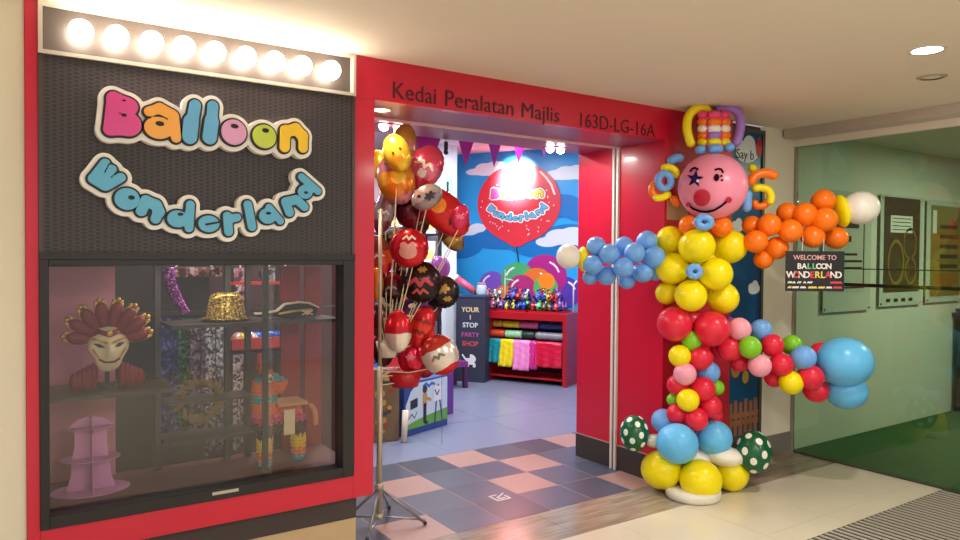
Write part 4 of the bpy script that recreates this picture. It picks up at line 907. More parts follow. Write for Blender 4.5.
def drape(a, b, c, z0, label):
    n, m = 14, 12; vs = []; 
    for i in range(n + 1):
        for j in range(m + 1):
            u = a + (b - a) * i / n; t = j / m; z = .535 - (.535 - z0) * t; wv = .014 * math.sin(i * 1.1 + a * 20) * t + .006 * math.sin(j * 2.2 + i * .5)
            vs.append(T(u + .015 * math.sin(t * 3 + a * 7) * t, .025 - .012 - .03 * t + wv, z))
    fs = [(i * (m + 1) + j, (i + 1) * (m + 1) + j, (i + 1) * (m + 1) + j + 1, i * (m + 1) + j + 1) for i in range(n) for j in range(m)]
    k = len(vs); vs += [v + NW * .016 for v in vs]; fs += [tuple(q + k for q in f[::-1]) for f in fs]
    ring_ = [i * (m + 1) for i in range(n + 1)] + [n * (m + 1) + j for j in range(1, m + 1)] + [i * (m + 1) + m for i in range(n - 1, -1, -1)] + [j for j in range(m - 1, 0, -1)]
    fs += [(ring_[i], ring_[(i + 1) % len(ring_)], ring_[(i + 1) % len(ring_)] + k, ring_[i] + k) for i in range(len(ring_))]
    # folded over the rod
    o = MB().add(vs, fs).tube([T(a, .04, .528), T(b, .04, .528)], .016, 10).build('hanging_tablecloth', mat('cl_%02x%02x%02x' % c, c, .28, noise=.08, nscale=30), None, True, T((a + b) / 2, .04, .52))
    tag(o, label, 'tablecloth', 'tablecloths hanging over the front rod of the red unit')
for pa, pb_, c, z_, l in [(562, 535, (206, 20, 60), .23, 'crimson tablecloth hanging at the right of the red unit'), (536.5, 529, (206, 50, 140), .19, 'narrow magenta tablecloth hanging beside the crimson one'), (529.5, 513, (240, 140, 200), .17, 'pink tablecloth hanging in the middle of the red unit'), (513.5, 500, (240, 214, 30), .2, 'yellow tablecloth hanging between the pink and teal ones'), (500.5, 486.5, (30, 140, 150), .24, 'teal tablecloth hanging at the left of the red unit')]:
    drape(max(.055, uf(pa)), uf(pb_), c, z_, l)
# party favour packets on top
PC = [('blue', (40, 80, 190)), ('red', (206, 40, 50)), ('pink', (236, 130, 170)), ('white', (236, 232, 226)), ('brown', (110, 74, 54)), ('green', (70, 160, 80)), ('yellow', (236, 200, 60)), ('purple', (110, 70, 160))]
PK = {}
def packet(c):
    if c in PK: return PK[c]
    n = 16; prof = [(.001, 0), (.034, .0), (.042, .03), (.04, .07), (.028, .095), (.011, .108), (.010, .114), (.03, .14), (.022, .142), (.001, .12)]
    o = MB().lathe(prof, n=n, ey=.75).build('party_favour', glitter('pf_' + c, dict(PC)[c], 34), None, True); me = o.data; bpy.data.objects.remove(o); PK[c] = me; return me
tr = [thing('goods_tray', 'low red tray of party favours at the %s of the red unit top' % w, 'tray', T(u, .25, HU), 'trays on the red unit top') for u, w in ((.32, 'right'), (.76, 'middle'), (1.2, 'left'))]
for t_, u in zip(tr, (.32, .76, 1.2)):
    fr_ = MB(); a0, a1 = u - .2, u + .2
    for q in [((a0, .03, HU + .001), (a1, .47, HU + .008)), ((a0, .03, HU + .008), (a1, .036, HU + .025)), ((a0, .464, HU + .008), (a1, .47, HU + .025)), ((a0, .036, HU + .008), (a0 + .006, .464, HU + .025)), ((a1 - .006, .036, HU + .008), (a1, .464, HU + .025))]:
        fr_.obox(T(*q[0]), T(q[1][0], q[0][1], q[0][2]) - T(*q[0]), T(q[0][0], q[1][1], q[0][2]) - T(*q[0]), T(q[0][0], q[0][1], q[1][2]) - T(*q[0]))
    fr_.build('tray_body', RU, t_)
rnd = random.Random(3)
for t_u in (.32, .76, 1.2):
    for i in range(5):
        for j in range(4):
            for lv in range(2):
                if lv and (i in (4,) or j == 3): continue
                c = rnd.choice(PC)[0] if rnd.random() > (.6 if t_u == .76 else .3) else ('blue' if t_u == .76 else 'brown' if t_u > 1 else 'red')
                o = bpy.data.objects.new('party_favour', packet(c)); COL.objects.link(o)
                u = t_u - .15 + i * .075 + lv * .035; v = .08 + j * .10 + lv * .05
                o.location = T(u, v, HU + .012 + lv * .13); o.rotation_euler = (rnd.uniform(-.6, .6) * (1 if lv else .3), rnd.uniform(-.5, .5) * (1 if lv else .3), rnd.uniform(0, 6)); s = rnd.uniform(.8, 1.25); o.scale = (s, s, s)
                tag(o, 'small %s party favour packet piled in the trays on the red unit' % c, 'party favour', 'party favours on the red unit')
# price card holders
ph = thing('wire_holder', 'thin white wire card holder standing behind the party favours', 'holder', T(1.05, .46, HU))
MB().tube([T(1.05, .475, HU + .001), T(1.05, .475, HU + .52)], .006, 8).tube([T(1.05, .475, HU + .40), T(.93, .475, HU + .38)], .006, 8).tube([T(1.05, .475, HU + .52), T(1.05, .475, HU + .4)], .006, 8).build('wire', WHITE, ph, True)
wr = MB().tube([T(.06, .40, HU + .001), T(.06, .40, HU + .34), T(.02, .40, HU + .40)], .01, 10).build('white_rod', WHITE, None, True, T(.06, .40, HU)); tag(wr, 'thin white rod standing at the right end of the red unit', 'rod')

# navy counter with sign
ca, cb_ = at(455.5, 381, 2, 0), at(484.5, 383, 2, 0); cr2 = (cb_ - ca); CL = cr2.length; cr2.normalize(); cn = V((cr2.y, -cr2.x, 0))
if cn.dot(VF) > 0: cn = -cn
CT = frame(ca, cr2, ZUP, cn)
ct = thing('sign_counter', 'dark navy counter block with coloured words Your 1 Stop Party Shop and a pram', 'counter', (ca + cb_) / 2)
MB().obox(CT(0, 0, 0), cr2 * CL, -cn * .22, ZUP * 1.07).build('body', mat('counter_navy', (52, 54, 72), .5), ct, bevel=.004, seg=1)
MB().obox(CT(-.01, 1.07, .01), cr2 * (CL + .02), -cn * .24, ZUP * .025).build('top', mat('counter_top', (60, 80, 110), .3), ct)
for s, v, sz, c in [('YOUR', .885, .085, (226, 206, 150)), ('1', .79, .08, (240, 190, 200)), ('STOP', .69, .085, (212, 216, 220)), ('PARTY', .57, .08, (176, 80, 150)), ('SHOP', .455, .085, (206, 84, 84))]:
    text('lettering', s, sz, mat('ct_%02x%02x%02x' % c, c, .5), ct, CT(CL * .5, v, .003), cr2, ZUP, .002, 'CENTER', off=.0015)
pc = .52 * CL; pz = .09; pr = union(minus(elp(pc, .20 + pz, .07, .06), poly([(pc - .1, .21 + pz), (pc - .01, .21 + pz), (pc - .01, .3 + pz), (pc - .1, .3 + pz)])), elp(pc - .04, .115 + pz, .02), elp(pc + .05, .115 + pz, .02), cap(pc - .07, .2 + pz, pc - .11, .25 + pz, .01), cap(pc - .05, .14 + pz, pc + .06, .14 + pz, .01))
MB().shape(pr, (0, CL, .12, .4), .009, lambda u, v, w: CT(u, v, .002 + w), .003).build('pram_emblem', mat('ct_white', (226, 226, 230), .5), ct)
rl = thing('gift_wrap_roll', 'pink gift wrap roll with white end lying across the navy counter', 'gift wrap', CT(.1, 1.12, -.1))
p0, p1 = CT(-.02, 1.30, -.08), CT(.20, 1.14, -.12); MB().tube([p0, p1], .045, 16).build('roll', mat('wrap_pink', (216, 90, 120), .3), rl, True); MB().tube([p0 + (p0 - p1).normalized() * .03, p0], .047, 16).build('end_cap', WHITE, rl, True)
gj = thing('glass_jar', 'small clear jar with a pale lid on the navy counter', 'jar', CT(.3, 1.0955, -.12))
MB().lathe([(.001, 0), (.06, 0), (.065, .02), (.065, .11), (.05, .13), (.001, .13)], CT(.3, 1.0955, -.12)).build('body', mat('jar_pale', (176, 196, 210), .1), gj, True); MB().lathe([(.001, .13), (.052, .13), (.052, .155), (.001, .155)], CT(.3, 1.0955, -.12)).build('lid', mat('jar_lid', (206, 120, 150), .4), gj, True)

# white column with teal box, shelves on the back
COLP = atd(447, 300, 9.3)
struct(MB().box((COLP.x - .14, COLP.y, 0), (COLP.x + .14, COLP.y + .3, 3.0)).build('wall_column', mat('column_white', (226, 240, 244), .5)))
acp = atd(447, 197, 8.9)
ac = thing('wall_cabinet', 'pale teal box mounted on the white column above the shelves', 'cabinet', acp)
MB().box((acp.x - .15, COLP.y - .22, acp.z - .28), (acp.x + .15, COLP.y, acp.z + .28)).build('body', mat('cabinet_teal', (150, 196, 196), .4), ac, bevel=.008)
MB().box((acp.x + .05, COLP.y - .224, acp.z - .2), (acp.x + .08, COLP.y - .22, acp.z + .2)).build('slot', BLACKM, ac)
rk = thing('product_rack', 'tall black wire frame rack of party packs behind the foil balloons', 'rack', (2.85, 4.35, 0))
RX0, RX1, RY0, RY1 = 2.1, 3.62, 4.2, 4.55
for x in (RX0, (RX0 + RX1) / 2, RX1):
    for y in (RY0, RY1): MB().box((x - .018, y - .018, 0), (x + .018, y + .018, 2.4)).build('post', BLACKM, rk)
SH = [.1, .45, .80, 1.15, 1.50, 1.85, 2.2]
for z in SH: MB().box((RX0, RY0, z - .012), (RX1, RY1, z + .012)).build('shelf', BLACKM, rk)
pcs = [('white', (236, 232, 236)), ('pink', (236, 150, 190)), ('red', (206, 40, 50)), ('lilac', (196, 160, 220)), ('blue', (70, 110, 190)), ('magenta', (190, 50, 140))]
rnd = random.Random(5)
for si, z in enumerate(SH[:-1]):
    for k in range(6):
        x = RX0 + .05 + k * .245; w = .2; h = rnd.uniform(.2, .28)
        nmc, c = (pcs[rnd.choice([0, 0, 1, 3])] if si in (3, 4, 5) else pcs[rnd.choice([2, 2, 0, 4, 5])])
        o = MB().box((x, RY0 + .03, z + .0125), (x + w, RY0 + .2, z + .0125 + h)).box((x + .03, RY0 + .0285, z + .05), (x + w - .03, RY0 + .03, z + h * .6), 1).build('product_pack', [mat('pk_' + nmc, c, .4), mat('pk_label', (120, 100, 130) if si > 2 else (230, 200, 120), .5)], None, False, (x + w / 2, RY0 + .1, z + .0125))
        tag(o, '%s party pack on the %s shelf of the black rack' % (nmc, ['bottom', 'second', 'third', 'fourth', 'fifth', 'top'][si]), 'pack', 'party packs on the black rack')
# low purple bench and red shelf left of the counter
lb = thing('low_bench', 'low purple bench on the shop floor between the rack and the navy counter', 'bench', atd(443, 372, 7.9))
pb = at(432, 392, 2, 0); MB().box((pb.x, pb.y, .26), (pb.x + .5, pb.y + .3, .32)).build('top', mat('bench_purple', (130, 40, 110), .4), lb)
for dx, dy in ((0, 0), (.45, 0), (0, .25), (.45, .25)): MB().box((pb.x + dx, pb.y + dy, 0), (pb.x + dx + .05, pb.y + dy + .05, .26)).build('leg', mat('bench_leg', (70, 30, 70), .4), lb)

# bunting
bt = thing('bunting', 'string of purple triangular pennants hanging under the shop ceiling', 'bunting', atd(480, 140, 6))
line = [atd(385, 128, 4.9), atd(427, 134, 5.4), atd(466.5, 138, 6.0), atd(495, 141, 6.7), atd(519, 143, 7.4), atd(545, 143, 8.0), atd(575, 146, 8.6)]
MB().tube(smooth(line, 6), .004, 6).build('cord', mat('cord_purple', (110, 30, 120), .5), bt)
PUR = mat('pennant_purple', (168, 34, 158), .45)
for (px, py, d, w, ty) in [(427, 134, 5.4, 15, 182), (466.5, 138, 6.0, 8.5, 167), (495, 141, 6.7, 7, 167.5), (519.5, 143, 7.4, 6, 164.5), (545, 143, 8.0, 4, 157)]:
    a = atd(px - w, py, d); c = atd(px + w, py, d + .06); e = atd(px - 1, ty, d + .02); n = VF * .003
    MB().add([a, c, e, a + n, c + n, e + n], [(0, 1, 2), (5, 4, 3), (0, 3, 4, 1), (1, 4, 5, 2), (2, 5, 3, 0)]).build('pennant', PUR, bt)
ck = thing('hanging_clip', 'small black clip hanging below the soffit before the white column', 'clip', atd(446, 146, 5.2)); p = ck.location
MB().tube([p + V((0, 0, .30)), p + V((0, 0, .03))], .004, 6).build('wire', BLACKM, ck); MB().box(p - V((.012, .008, .03)), p + V((.012, .008, .03))).build('clip', BLACKM, ck)
MB().ell(p - V((0, 0, .045)), .02, .01, .018).build('hook', BLACKM, ck, True)

# ------------------------------------------------------------------ display window contents
DARKW = mat('display_wood', (52, 44, 42), .5, noise=.15)
def dz_(px, py, Y): p = at(px, py, 1, Y); return p
struct(MB().box((XL + .05, .06, .452), (.60, .50, .50)).build('window_sill', mat('display_base', (104, 54, 54), .5)))
struct(MB().box((XL + .02, .10, .50), (XL + .05, .55, 1.60)).build('wall_display_left', mat('display_pink', (196, 130, 150), .6)))
struct(MB().box((XL + .02, .06, 1.545), (.66, .55, 1.60)).build('ceiling_display', DARKW))
pnl = MB().box((-.79, .478, .5002), (-.475, .498, 1.53)).build('backdrop_panel', mat('panel_pink', (206, 136, 156), .6), None); tag(pnl, 'pink backdrop board at the left of the display window behind the mask', 'panel')
rp = MB().box((.36, .478, .5002), (.47, .498, 1.53)).box((.50, .478, .5002), (.598, .498, 1.53)).build('red_backdrop', mat('panel_wine', (150, 30, 44), .45), None); tag(rp, 'wine red backdrop boards at the right of the display window', 'panel')
# shelf unit
su = thing('display_shelf', 'dark shelf unit inside the display window holding mask and hats', 'shelf', (-.1, .36, .50))
for x in (-.285, .06, .17):
    MB().box((x - .014, .44, .50), (x + .014, .475, 1.545)).build('post', DARKW, su)
MB().box((-.785, .12, .945), (-.27, .475, .965)).build('shelf', DARKW, su); MB().box((-.27, .18, 1.235), (.60, .475, 1.252)).build('shelf', DARKW, su); MB().box((-.27, .30, .845), (.15, .475, .86)).build('shelf', DARKW, su); MB().box((-.27, .25, .66), (.15, .475, .675)).build('shelf', DARKW, su)
# venetian mask
GOLD = mat('mask_gold', (214, 174, 84), .3, metal=.55, noise=.2, nscale=40); MRED = mat('mask_red', (130, 22, 34), .5, noise=.3, nscale=40); IVO = mat('mask_ivory', (226, 212, 174), .4, noise=.1, nscale=30)
MY = .24; fc = dz_(108, 353, MY)
mk = thing('venetian_mask', 'gold jester carnival mask with red and gold plumes on the shelf in the display window', 'mask', (fc.x, MY, .966))
def fz(u, v): # relief of the face
    u, v = u / 1.45, v / 1.3; e = max(0, 1 - (u / .062) ** 2 - ((v + .0) / .098) ** 2); return .055 * math.sqrt(e) + .026 * math.exp(-(u / .011) ** 2 - ((v + .005) / .035) ** 2) - .012 * (math.exp(-((abs(u) - .027) / .014) ** 2 - ((v - .022) / .012) ** 2))
ff = sunion(.02, elp(0, .025, .060, .07), elp(0, -.045, .036, .048)); ft = lambda u, v, w: V((fc.x + u * 1.45, MY - fz(u * 1.45, v * 1.3) - w, fc.z + .02 + v * 1.1))
face_o = MB().shape(ff, (-.08, .08, -.11, .11), .006, ft, .006).build('face', IVO, mk, True)
EY = mat('mask_eye', (50, 30, 26), .5)
for s in (-1, 1):
    MB().shape(poly([(s * .012, .012), (s * .03, .012), (s * .047, .030), (s * .028, .027)]), (-.06, .06, 0, .04), .003, lambda u, v, w: ft(u, v, .007 + w), .002).build('eye_hole', EY, face_o)
    MB().shape(path([(s * .008, .03), (s * .03, .042), (s * .055, .05)], .004), (-.065, .065, .02, .065), .003, lambda u, v, w: ft(u, v, .007 + w), .003).build('brow', GOLD, face_o)
    MB().shape(path([(s * .03, -.03), (s * .04, -.01), (s * .046, .005)], .003), (-.065, .065, -.04, .02), .003, lambda u, v, w: ft(u, v, .007 + w), .002).build('cheek_scroll', GOLD, face_o)
MB().shape(path([(-.028, -.038), (-.014, -.05), (0, -.05), (.014, -.05), (.028, -.038)], .004), (-.04, .04, -.07, -.02), .0025, lambda u, v, w: ft(u, v, .007 + w), .002).build('lips', mat('mask_lips', (120, 40, 30), .4), face_o)
MB().shape(path([(-.058, .06), (-.03, .078), (0, .062), (.03, .078), (.058, .06)], .009), (-.08, .08, .04, .1), .003, lambda u, v, w: ft(u, v, .006 + w), .008).build('crown_band', MRED, mk, True)
MB().ell((fc.x, MY - .055, fc.z + .095), .014, .009, .017).build('jewel', GOLD, mk, True)
for a in (-78, -56, -34, -11, 12, 34, 56, 77):
    A = math.radians(a); dr = V((math.sin(A), 0, math.cos(A))); sd = V((math.cos(A), 0, -math.sin(A))); b0 = V((fc.x, MY + .005, fc.z + .05)) + dr * .075; L_ = .115 if abs(a) < 60 else .10
    tp = b0 + dr * L_ + V((0, -.02, 0)); n = 10; vs = []
    pth = [b0.lerp(tp, i / n) for i in range(n + 1)]; mb = MB().tube(pth, [.018 + .014 * math.sin(pi * min(1, i / n * .9)) for i in range(n)] + [.012], 10)
    plm = mb.build('plume', MRED, mk, True)
    for s in (-1, 1): MB().tube([p_ + sd * s * (.014 + .012 * math.sin(pi * min(1, i / n * .9))) - V((0, .006, 0)) for i, p_ in enumerate(pth)], .0062, 6).build('gold_edge', GOLD, plm, True)
    for s in (-.5, .5): MB().sausage([tp - dr * .03 + sd * s * .02, tp + sd * s * .03, tp + dr * .012 + sd * s * .045], .009, 8).build('curl', GOLD, plm, True)
    MB().ell(tp + dr * .012, .012).build('bell', GOLD, plm, True)
for s in (-1, 1):
    mb = MB()
    for k in range(5): mb.ell((fc.x + s * (.06 + .019 * k), MY + .015, .967 + .062 - .005 * k), .022, .03, .063 - .005 * k, 12, 8)
    mb.build('ruff', MRED, mk, True)
MB().box((fc.x - .04, MY + .0, .9655), (fc.x + .04, MY + .05, .99)).tube([(fc.x, MY + .03, .98), (fc.x, MY + .03, fc.z)], .01, 8).build('holder', BLACKM, mk)
# cake stand
TY = .26; tp0 = dz_(91, 486, TY); tx = tp0.x; z0 = .5005
tw = thing('cupcake_tower', 'lilac cardboard three tier cupcake tower on the window display floor', 'cake stand', (tx, TY, z0))
LIL = mat('tower_lilac', (206, 140, 196), .55)
zt = [dz_(91, y, TY).z for y in (482, 458, 427, 417)]; zt = [max(z0 + .002, z) for z in zt]
hw = .0007 * 3.9 / .7271 * .5 * 2
pf = [(.105, z0), (.082, z0 + (zt[1] - z0) * .5), (.078, zt[1]), (.064, (zt[1] + zt[2]) / 2), (.068, zt[2] - .012), (.098, zt[2]), (.08, zt[2] + .018), (.045, zt[3] - .003), (.0, zt[3] + .004)]
pts = [(w, z) for w, z in pf] + [(-w, z) for w, z in pf[::-1]]
for d in (V((1, 0, 0)), V((0, 1, 0))):
    MB().shape(poly(pts), (-.115, .115, z0 - .001, zt[3] + .01), .005, lambda u, v, w: V((tx, TY, v)) + d * u + V((d.y, -d.x, 0)) * (w - .0015), .003).build('upright', LIL, tw)
for z, r in ((z0 + .004, .165), (zt[1], .125), (zt[2], .09)): MB().lathe([(.001, 0), (r, 0), (r, .004), (.001, .004)], (tx, TY, z), ey=.75).build('tier', LIL, tw)
# hats
gh = dz_(226, 314, .32); HZ = 1.2525
hat = thing('gold_glitter_hat', 'gold glitter bowler hat on the upper shelf of the display window', 'hat', (gh.x, .32, HZ))
GLG = glitter('glitter_gold', (178, 146, 48), 160, (236, 210, 120))
MB().lathe([(.001, .03), (.085, .012), (.115, .006), (.125, .014), (.125, .018), (.115, .012), (.085, .02), (.08, .02), (.001, .034)], (gh.x, .32, HZ), ey=.9).build('brim', GLG, hat, True)
MB().lathe([(.10, .018), (.098, .03), (.094, .06), (.084, .11), (.078, .13), (.066, .142), (.045, .146), (.001, .144)], (gh.x, .32, HZ), ey=.85).build('crown', GLG, hat, True)
ph_ = dz_(287, 312, .30); pht = thing('pirate_hat', 'black pirate hat with white trim and skull emblem on the upper shelf', 'hat', (ph_.x, .30, HZ))
cx = ph_.x; out = union(poly([(-.16, .015), (.16, .012), (.175, .05), (.12, .075), (.06, .082), (-.02, .075), (-.06, .04), (-.13, .03), (-.17, .03)]))
PT = lambda u, v, w: V((cx + u, .27 + .02 * (1 - (u / .17) ** 2) * -1 - w + .04, HZ + v))
MB().shape(out, (-.2, .2, 0, .12), .006, PT, .014).build('front_brim', mat('felt_black', (28, 24, 26), .9), pht)
MB().ell((cx + .02, .33, HZ + .045), .11, .05, .045).build('crown', MATS['felt_black'], pht, True)
MB().shape(path([(-.17, .033), (-.13, .034), (-.06, .046), (-.02, .08), (.06, .088), (.12, .08), (.175, .055)], .005), (-.2, .2, 0, .12), .004, PT, .02).build('white_trim', mat('trim_cream', (222, 212, 180), .6), pht)
MB().shape(path([(-.05, .03), (.02, .04), (.09, .045), (.13, .046)], .005), (-.2, .2, 0, .12), .004, lambda u, v, w: PT(u, v, .0142 + w), .004).build('gold_band', GOLD, pht)
MB().shape(union(elp(.105, .03, .014, .013), cap(.075, .02, .135, .04, .004), cap(.075, .04, .135, .02, .004)), (.06, .15, 0, .06), .003, lambda u, v, w: PT(u, v, .0195 + w), .003).build('skull_emblem', mat('trim_cream2', (232, 224, 196), .6), pht)
# feather wreath mask in the dark centre
fw = dz_(200, 404, .40); fwt = thing('feather_wreath', 'dark gold feathered ring mask standing on the middle shelf of the display window', 'mask', (fw.x, .4, fw.z)); mb = MB(); rr_ = random.Random(2)
for k in range(120):
    a = rr_.uniform(0, 2 * pi); r0 = rr_.uniform(.075, .1); r1 = r0 + rr_.uniform(.02, .05); c0 = V((fw.x + r0 * math.cos(a), .4, fw.z + .02 + r0 * math.sin(a) * .95)); c1 = V((fw.x + r1 * math.cos(a + .25), .39, fw.z + .02 + r1 * math.sin(a + .25) * .95)); mb.tube([c0, (c0 + c1) / 2, c1], [.006, .008, .001], 5)
mb.build('feathers', mat('feather_gold', (120, 98, 56), .7), fwt)
MB().tube([V((fw.x + .085 * math.cos(2 * pi * i / 24), .405, fw.z + .02 + .08 * math.sin(2 * pi * i / 24))) for i in range(24)], .01, 8, closed=True).build('ring', mat('feather_dark', (54, 42, 34), .7), fwt, True)
# donkey pinata
DX, DY = dz_(282, 465, .25).x, .25; z0 = .5005
don = thing('donkey_pinata', 'striped rainbow paper donkey pinata on the display window floor at the right', 'pinata', (DX, DY, z0))
hs = dz_(270, 385, .25); mb = MB()
def seg(p, q, r0, r1): mb.tube([V(p).lerp(V(q), i / 6) for i in range(7)], [r0 + (r1 - r0) * i / 6 for i in range(7)], 14)
xb0, xb1 = DX - .045, DX + .105; zb = z0 + .20
seg((xb0 - .01, DY, zb), (xb1, DY + .03, zb + .015), .066, .064)
for x, y in ((xb0 - .02, DY - .04), (xb0 + .005, DY + .05), (xb1 - .01, DY - .02), (xb1 + .02, DY + .07)): seg((x, y, z0 + .002), (x, y, zb), .031, .037)
seg((xb0 - .005, DY, zb - .01), (xb0 - .015, DY, zb + .20), .062, .05); seg((xb0 - .02, DY - .005, zb + .20), (xb0 + .075, DY - .03, zb + .155), .05, .034)
for s in (-1, 1): seg((xb0 - .02, DY + s * .022, zb + .23), (xb0 - .03 + s * .01, DY + s * .03, zb + .315), .02, .01)
dm_ = mb.build('body', mat('pin_tmp', (255, 255, 255), .8), None)
rm = dm_.modifiers.new('r', 'REMESH'); rm.mode = 'VOXEL'; rm.voxel_size = .008
bpy.context.view_layer.update(); me = bpy.data.meshes.new_from_object(dm_.evaluated_get(bpy.context.evaluated_depsgraph_get())); bpy.data.objects.remove(dm_)
pcols = [(66, 150, 190), (226, 120, 50), (236, 196, 40), (236, 200, 50), (70, 40, 46), (70, 40, 46), (196, 60, 110), (226, 90, 80), (228, 110, 50), (40, 160, 170), (226, 104, 50), (226, 104, 50), (50, 150, 160), (222, 96, 60), (206, 80, 80), (206, 80, 80)]
me.materials.clear()
for i, c in enumerate(pcols): me.materials.append(mat('paper_%d' % i, c, .85, noise=.25, nscale=90, bump=.6))
zmax = max(v.co.z for v in me.vertices); rr_ = random.Random(4)
for v in me.vertices: v.co += v.normal * (.0035 * math.sin(v.co.z * 420) + rr_.uniform(-.0025, .0025))
for pgn in me.polygons:
    t = (pgn.center.z - z0) / (zmax - z0) + .012 * math.sin(pgn.center.x * 260) ; pgn.material_index = max(0, min(15, int(t * 16)))
ob = bpy.data.objects.new('body', me); COL.objects.link(ob); ob.parent = don; ob.matrix_parent_inverse = wm(don).inverted()
DS = 1
ew = MB().ell((xb0 - .004, DY - .058, zb + .205), .016, .007, .019).build('eye', WHITE, don, True); MB().ell((xb0 - .002, DY - .066, zb + .203), .008, .003, .010).build('pupil', BLACKM, ew, True)
MB().box((xb0 + .055, DY - .076, zb - .06), (xb0 + .105, DY - .073, zb + .055)).build('paper_tag', mat('tag_pale', (222, 204, 170), .7), don)
MB().sausage([(xb1 + .06, DY + .03, zb + .05), (xb1 + .085, DY + .03, zb + .01), (xb1 + .09, DY + .03, zb - .06)], .013, 8).build('tail', mat('tail_peach', (222, 150, 110), .8), don, True)
MB().box((xb0 + .03, DY - .07, zb + .068), (xb1 + .02, DY + .08, zb + .085)).build('saddle_cloth', mat('saddle_peach', (206, 150, 104), .8), don, bevel=.004, seg=1)
don.scale = (1.17, 1.1, 1.13); don.location.x -= .03
# goods seen behind the display: tinsel curtains, red bin
def tinsel(x0, x1, z0_, z1_, Y, nm, c, label, sc=70, c2=None):
    mb = MB(); n = max(4, int((x1 - x0) / .02))
    for i in range(n):
        x = x0 + (x1 - x0) * i / n; mb.box((x, Y + .01 * (i % 3), z0_ + .02 * ((i * 7) % 3)), (x + (x1 - x0) / n * .96, Y + .004 + .01 * (i % 3), z1_))
    tag(mb.build('tinsel_curtain', glitter('glitter_' + nm, c, sc, c2)), label, 'tinsel curtain', 'tinsel curtains behind the display window')
for pa, pb_, ya, zb_, Y, nm, c, lb in [(160, 178, 318, .5, .95, 'blue', (40, 50, 150), 'dark blue tinsel curtain behind the middle of the display window'), (178.5, 190, 318, .5, .97, 'green', (30, 120, 60), 'green tinsel curtain beside the dark blue one'),
    (190.5, 205, 318, .5, .95, 'plum', (150, 120, 160), 'plum tinsel curtain left of the silver ones'), (205.5, 227, 318, .4, .95, 'silver', (196, 204, 226), 'silver blue tinsel curtain under the gold hat'), (233, 252, 354, .4, .97, 'silverb', (226, 226, 234), 'bright silver tinsel curtain under the red bin')]:
    tinsel(dz_(pa, ya, Y).x, dz_(pb_, ya, Y).x, zb_, dz_(pb_, ya, Y).z, Y, nm, c, lb, 62)
boa = thing('purple_boa', 'purple glitter boa hanging in the dark upper left of the display window', 'boa', (dz_(170, 290, .7).x, .7, 1.3))
q = [dz_(167, 268, .7), dz_(171, 285, .7), dz_(179, 302, .7), dz_(186, 313, .7)]; pts = smooth(q, 6)
MB().tube(pts, [.035 - .0006 * i for i in range(len(pts))], 10).build('strand', glitter('glitter_purple', (190, 40, 200), 110, (255, 150, 255)), boa, True)
MB().tube([q[0], q[0] + V((0, 0, .5))], .003, 6).build('cord', BLACKM, boa)
rbn = thing('red_shelf_bin', 'red shelf bin holding blue packets behind the pirate hat', 'shelf', (.75, 1.15, 1.0))
x0 = dz_(232, 340, 1.05).x; x1 = dz_(292, 340, 1.05).x; zb0 = dz_(260, 352, 1.05).z; zb1 = dz_(260, 338, 1.05).z
MB().box((x0, 1.05, zb0), (x1, 1.07, zb1)).box((x0, 1.05, zb0), (x1, 1.24, zb0 + .02)).box((x0, 1.07, zb0), (x0 + .02, 1.24, zb1)).box((x1 - .02, 1.07, zb0), (x1, 1.24, zb1)).build('bin', mat('bin_red', (206, 50, 50), .4), rbn)
for x in (x0 + .02, x1 - .05): MB().box((x, 1.205, 0), (x + .03, 1.235, 1.9)).build('post', BLACKM, rbn)
MB().box((x0, 1.20, zb1 + .33), (x1, 1.24, zb1 + .35)).box((x0, 1.20, .28), (x1, 1.24, .3)).build('rail', mat('bin_red', (206, 50, 50), .4), rbn)
for k in range(9):
    x = x0 + .05 + k * (x1 - x0 - .1) / 9; c = [(30, 80, 190), (40, 100, 210), (20, 60, 160)][k % 3] if k > 3 else [(230, 190, 180), (216, 200, 90), (220, 90, 110), (230, 220, 220)][k]
    o = MB().ell((0, 0, 0), .035, .055, .05, 12, 8).build('foil_packet', mat('fpk_%d' % k, c, .2, metal=.3, bump=.8, nscale=40), None, True); o.location = (x, 1.135, zb0 + .075); o.rotation_euler = (0, .3 * (-1) ** k, .2 * k)
    tag(o, ('%s crinkled foil packet in the red shelf bin behind the pirate hat' % (['pale pink', 'pale yellow', 'rose', 'white'][k] if k < 4 else ['bright blue', 'deep blue', 'cobalt'][k % 3])), 'packet', 'packets in the red shelf bin')
for px0, px1, py0, py1, c, lb in [(234, 250, 268, 308, (226, 150, 180), 'pink and white patterned gift bag seen right of the gold hat'), (262, 296, 268, 284, (200, 200, 210), 'silver patterned gift bag seen above the pirate hat'), (168, 222, 267, 277, (200, 120, 116), 'salmon pink gift box on the rear shelf left of the gold hat')]:
    a = dz_(px0, py1, 1.3); b2 = dz_(px1, py0, 1.3); t_ = thing('gift_bag', lb, 'gift bag', ((a.x + b2.x) / 2, 1.3, a.z)); gm = glitter('bag_%d' % px0, c, 40, (250, 240, 245))
    MB().box((a.x, 1.3, a.z), (b2.x, 1.38, b2.z)).build('bag', gm, t_); MB().tube([(a.x + .05, 1.34, b2.z), ((a.x + b2.x) / 2, 1.34, b2.z + .1), (b2.x - .05, 1.34, b2.z)], .005, 6).build('handle', WHITE, t_)
rs_ = thing('rear_shelf', 'dark shelf behind the display window carrying gift bags', 'shelf', (.2, 1.35, 0))
zsh = dz_(250, 309, 1.3).z
MB().box((-.5, 1.26, zsh - .02), (1.05, 1.40, zsh - .0)).build('shelf', DARKW, rs_)
for x in (-.48, .3): MB().box((x, 1.34, 0), (x + .03, 1.37, zsh - .02)).build('upright', BLACKM, rs_)
MB().box((-.5, 1.40, 0), (.2, 1.42, 2.2)).build('back_board', DARKW, rs_)

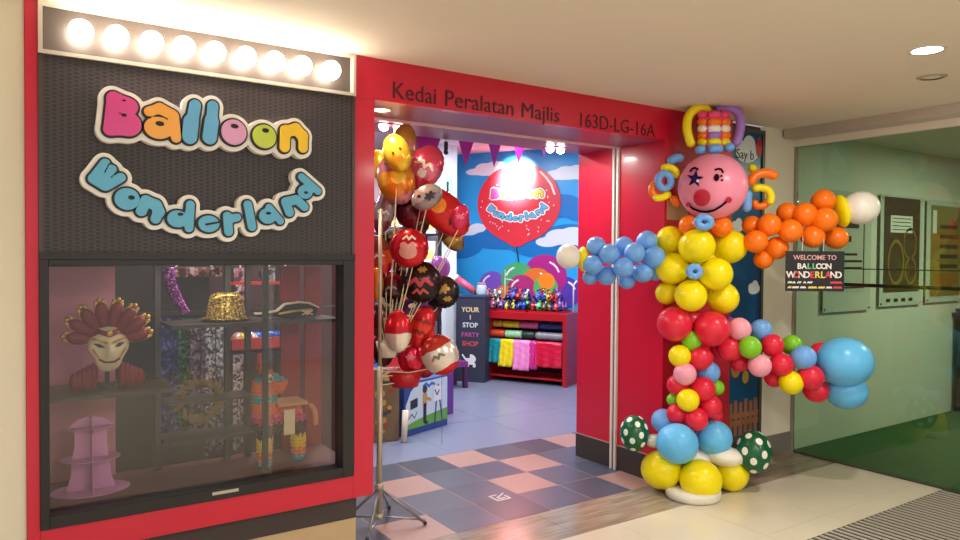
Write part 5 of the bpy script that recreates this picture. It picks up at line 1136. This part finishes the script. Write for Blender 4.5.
# ------------------------------------------------------------------ lights
def area(name, loc, size, energy, col=(1, 1, 1), rot=(0, 0, 0), shape='DISK', sp=None):
    l = bpy.data.lights.new(name, 'AREA'); l.shape = shape; l.size = size; l.energy = energy; l.color = col
    if sp: l.spread = sp
    o = bpy.data.objects.new(name, l); o.location = loc; o.rotation_euler = rot; COL.objects.link(o); return o
W_ = (1, .95, .87)
lc = at(927, 50, 2, H)
area('corridor_light', (lc.x, lc.y, H - .02), .13, 16, W_)
area('display_fill', (-.05, .24, 1.54), .5, 2.0, (1, .86, .78), shape='RECTANGLE').data.size_y = .08  # added fill to brighten the display contents, not a known lamp
for x, y in [(-2.2, -4.2), (.6, -3.6), (2.9, -4.6), (.4, -5.8)]: area('corridor_light', (x, y, H - .02), .3, 34, W_)
for x, y, e in [(1.6, 2.2, 30), (3.2, 2.4, 32), (3.4, 3.6, 28), (2.2, 3.8, 20), (5.0, 2.2, 26)]: area('shop_light', (x, y, 2.97), .3, e, (.93, .95, 1.0))
area('shop_light', (.45, 1.0, 2.3), .3, 9, (1, .95, .95)); area('shop_light', (.3, 2.4, 2.97), .3, 14, (1, .9, .85))  # first one is an added fill to brighten the tinsel
area('room_light', (6.2, -1.6, H - .03), .6, 44, (.97, 1, .86)); 
p = at(388, 107, 2, 2.409); area('soffit_light', (p.x, .19, 2.40), .09, 3, (1, .8, .5))
p = at(555.5, 148, 2, 2.405); area('soffit_light', (p.x, p.y, 2.38), .12, 8, (1, .97, .92)); p = at(391, 125.5, 2, 2.405); area('soffit_light', (p.x, p.y, 2.38), .12, 8, (1, .97, .92))
sl = bpy.data.lights.new('mural_spot', 'SPOT'); sl.energy = 1300; sl.spot_size = math.radians(48); sl.spot_blend = 1.0; sl.color = (1, .95, .85); sl.shadow_soft_size = .10
so = bpy.data.objects.new('mural_spot', sl); COL.objects.link(so)
tg_ = atp(516, 180, WO, NW); so.location = tg_ - NW * .62 + V((0, 0, .30)); so.rotation_euler = (tg_ - so.location).to_track_quat('-Z', 'Y').to_euler()
w = bpy.data.worlds.new('world'); S.world = w; w.use_nodes = True; w.node_tree.nodes['Background'].inputs[0].default_value = (1, .965, .91, 1); w.node_tree.nodes['Background'].inputs[1].default_value = .55
S.view_settings.view_transform = 'Standard'; S.view_settings.look = 'None'; S.view_settings.exposure = 0.4; S.view_settings.gamma = 1.0; S.view_settings.use_curve_mapping = False
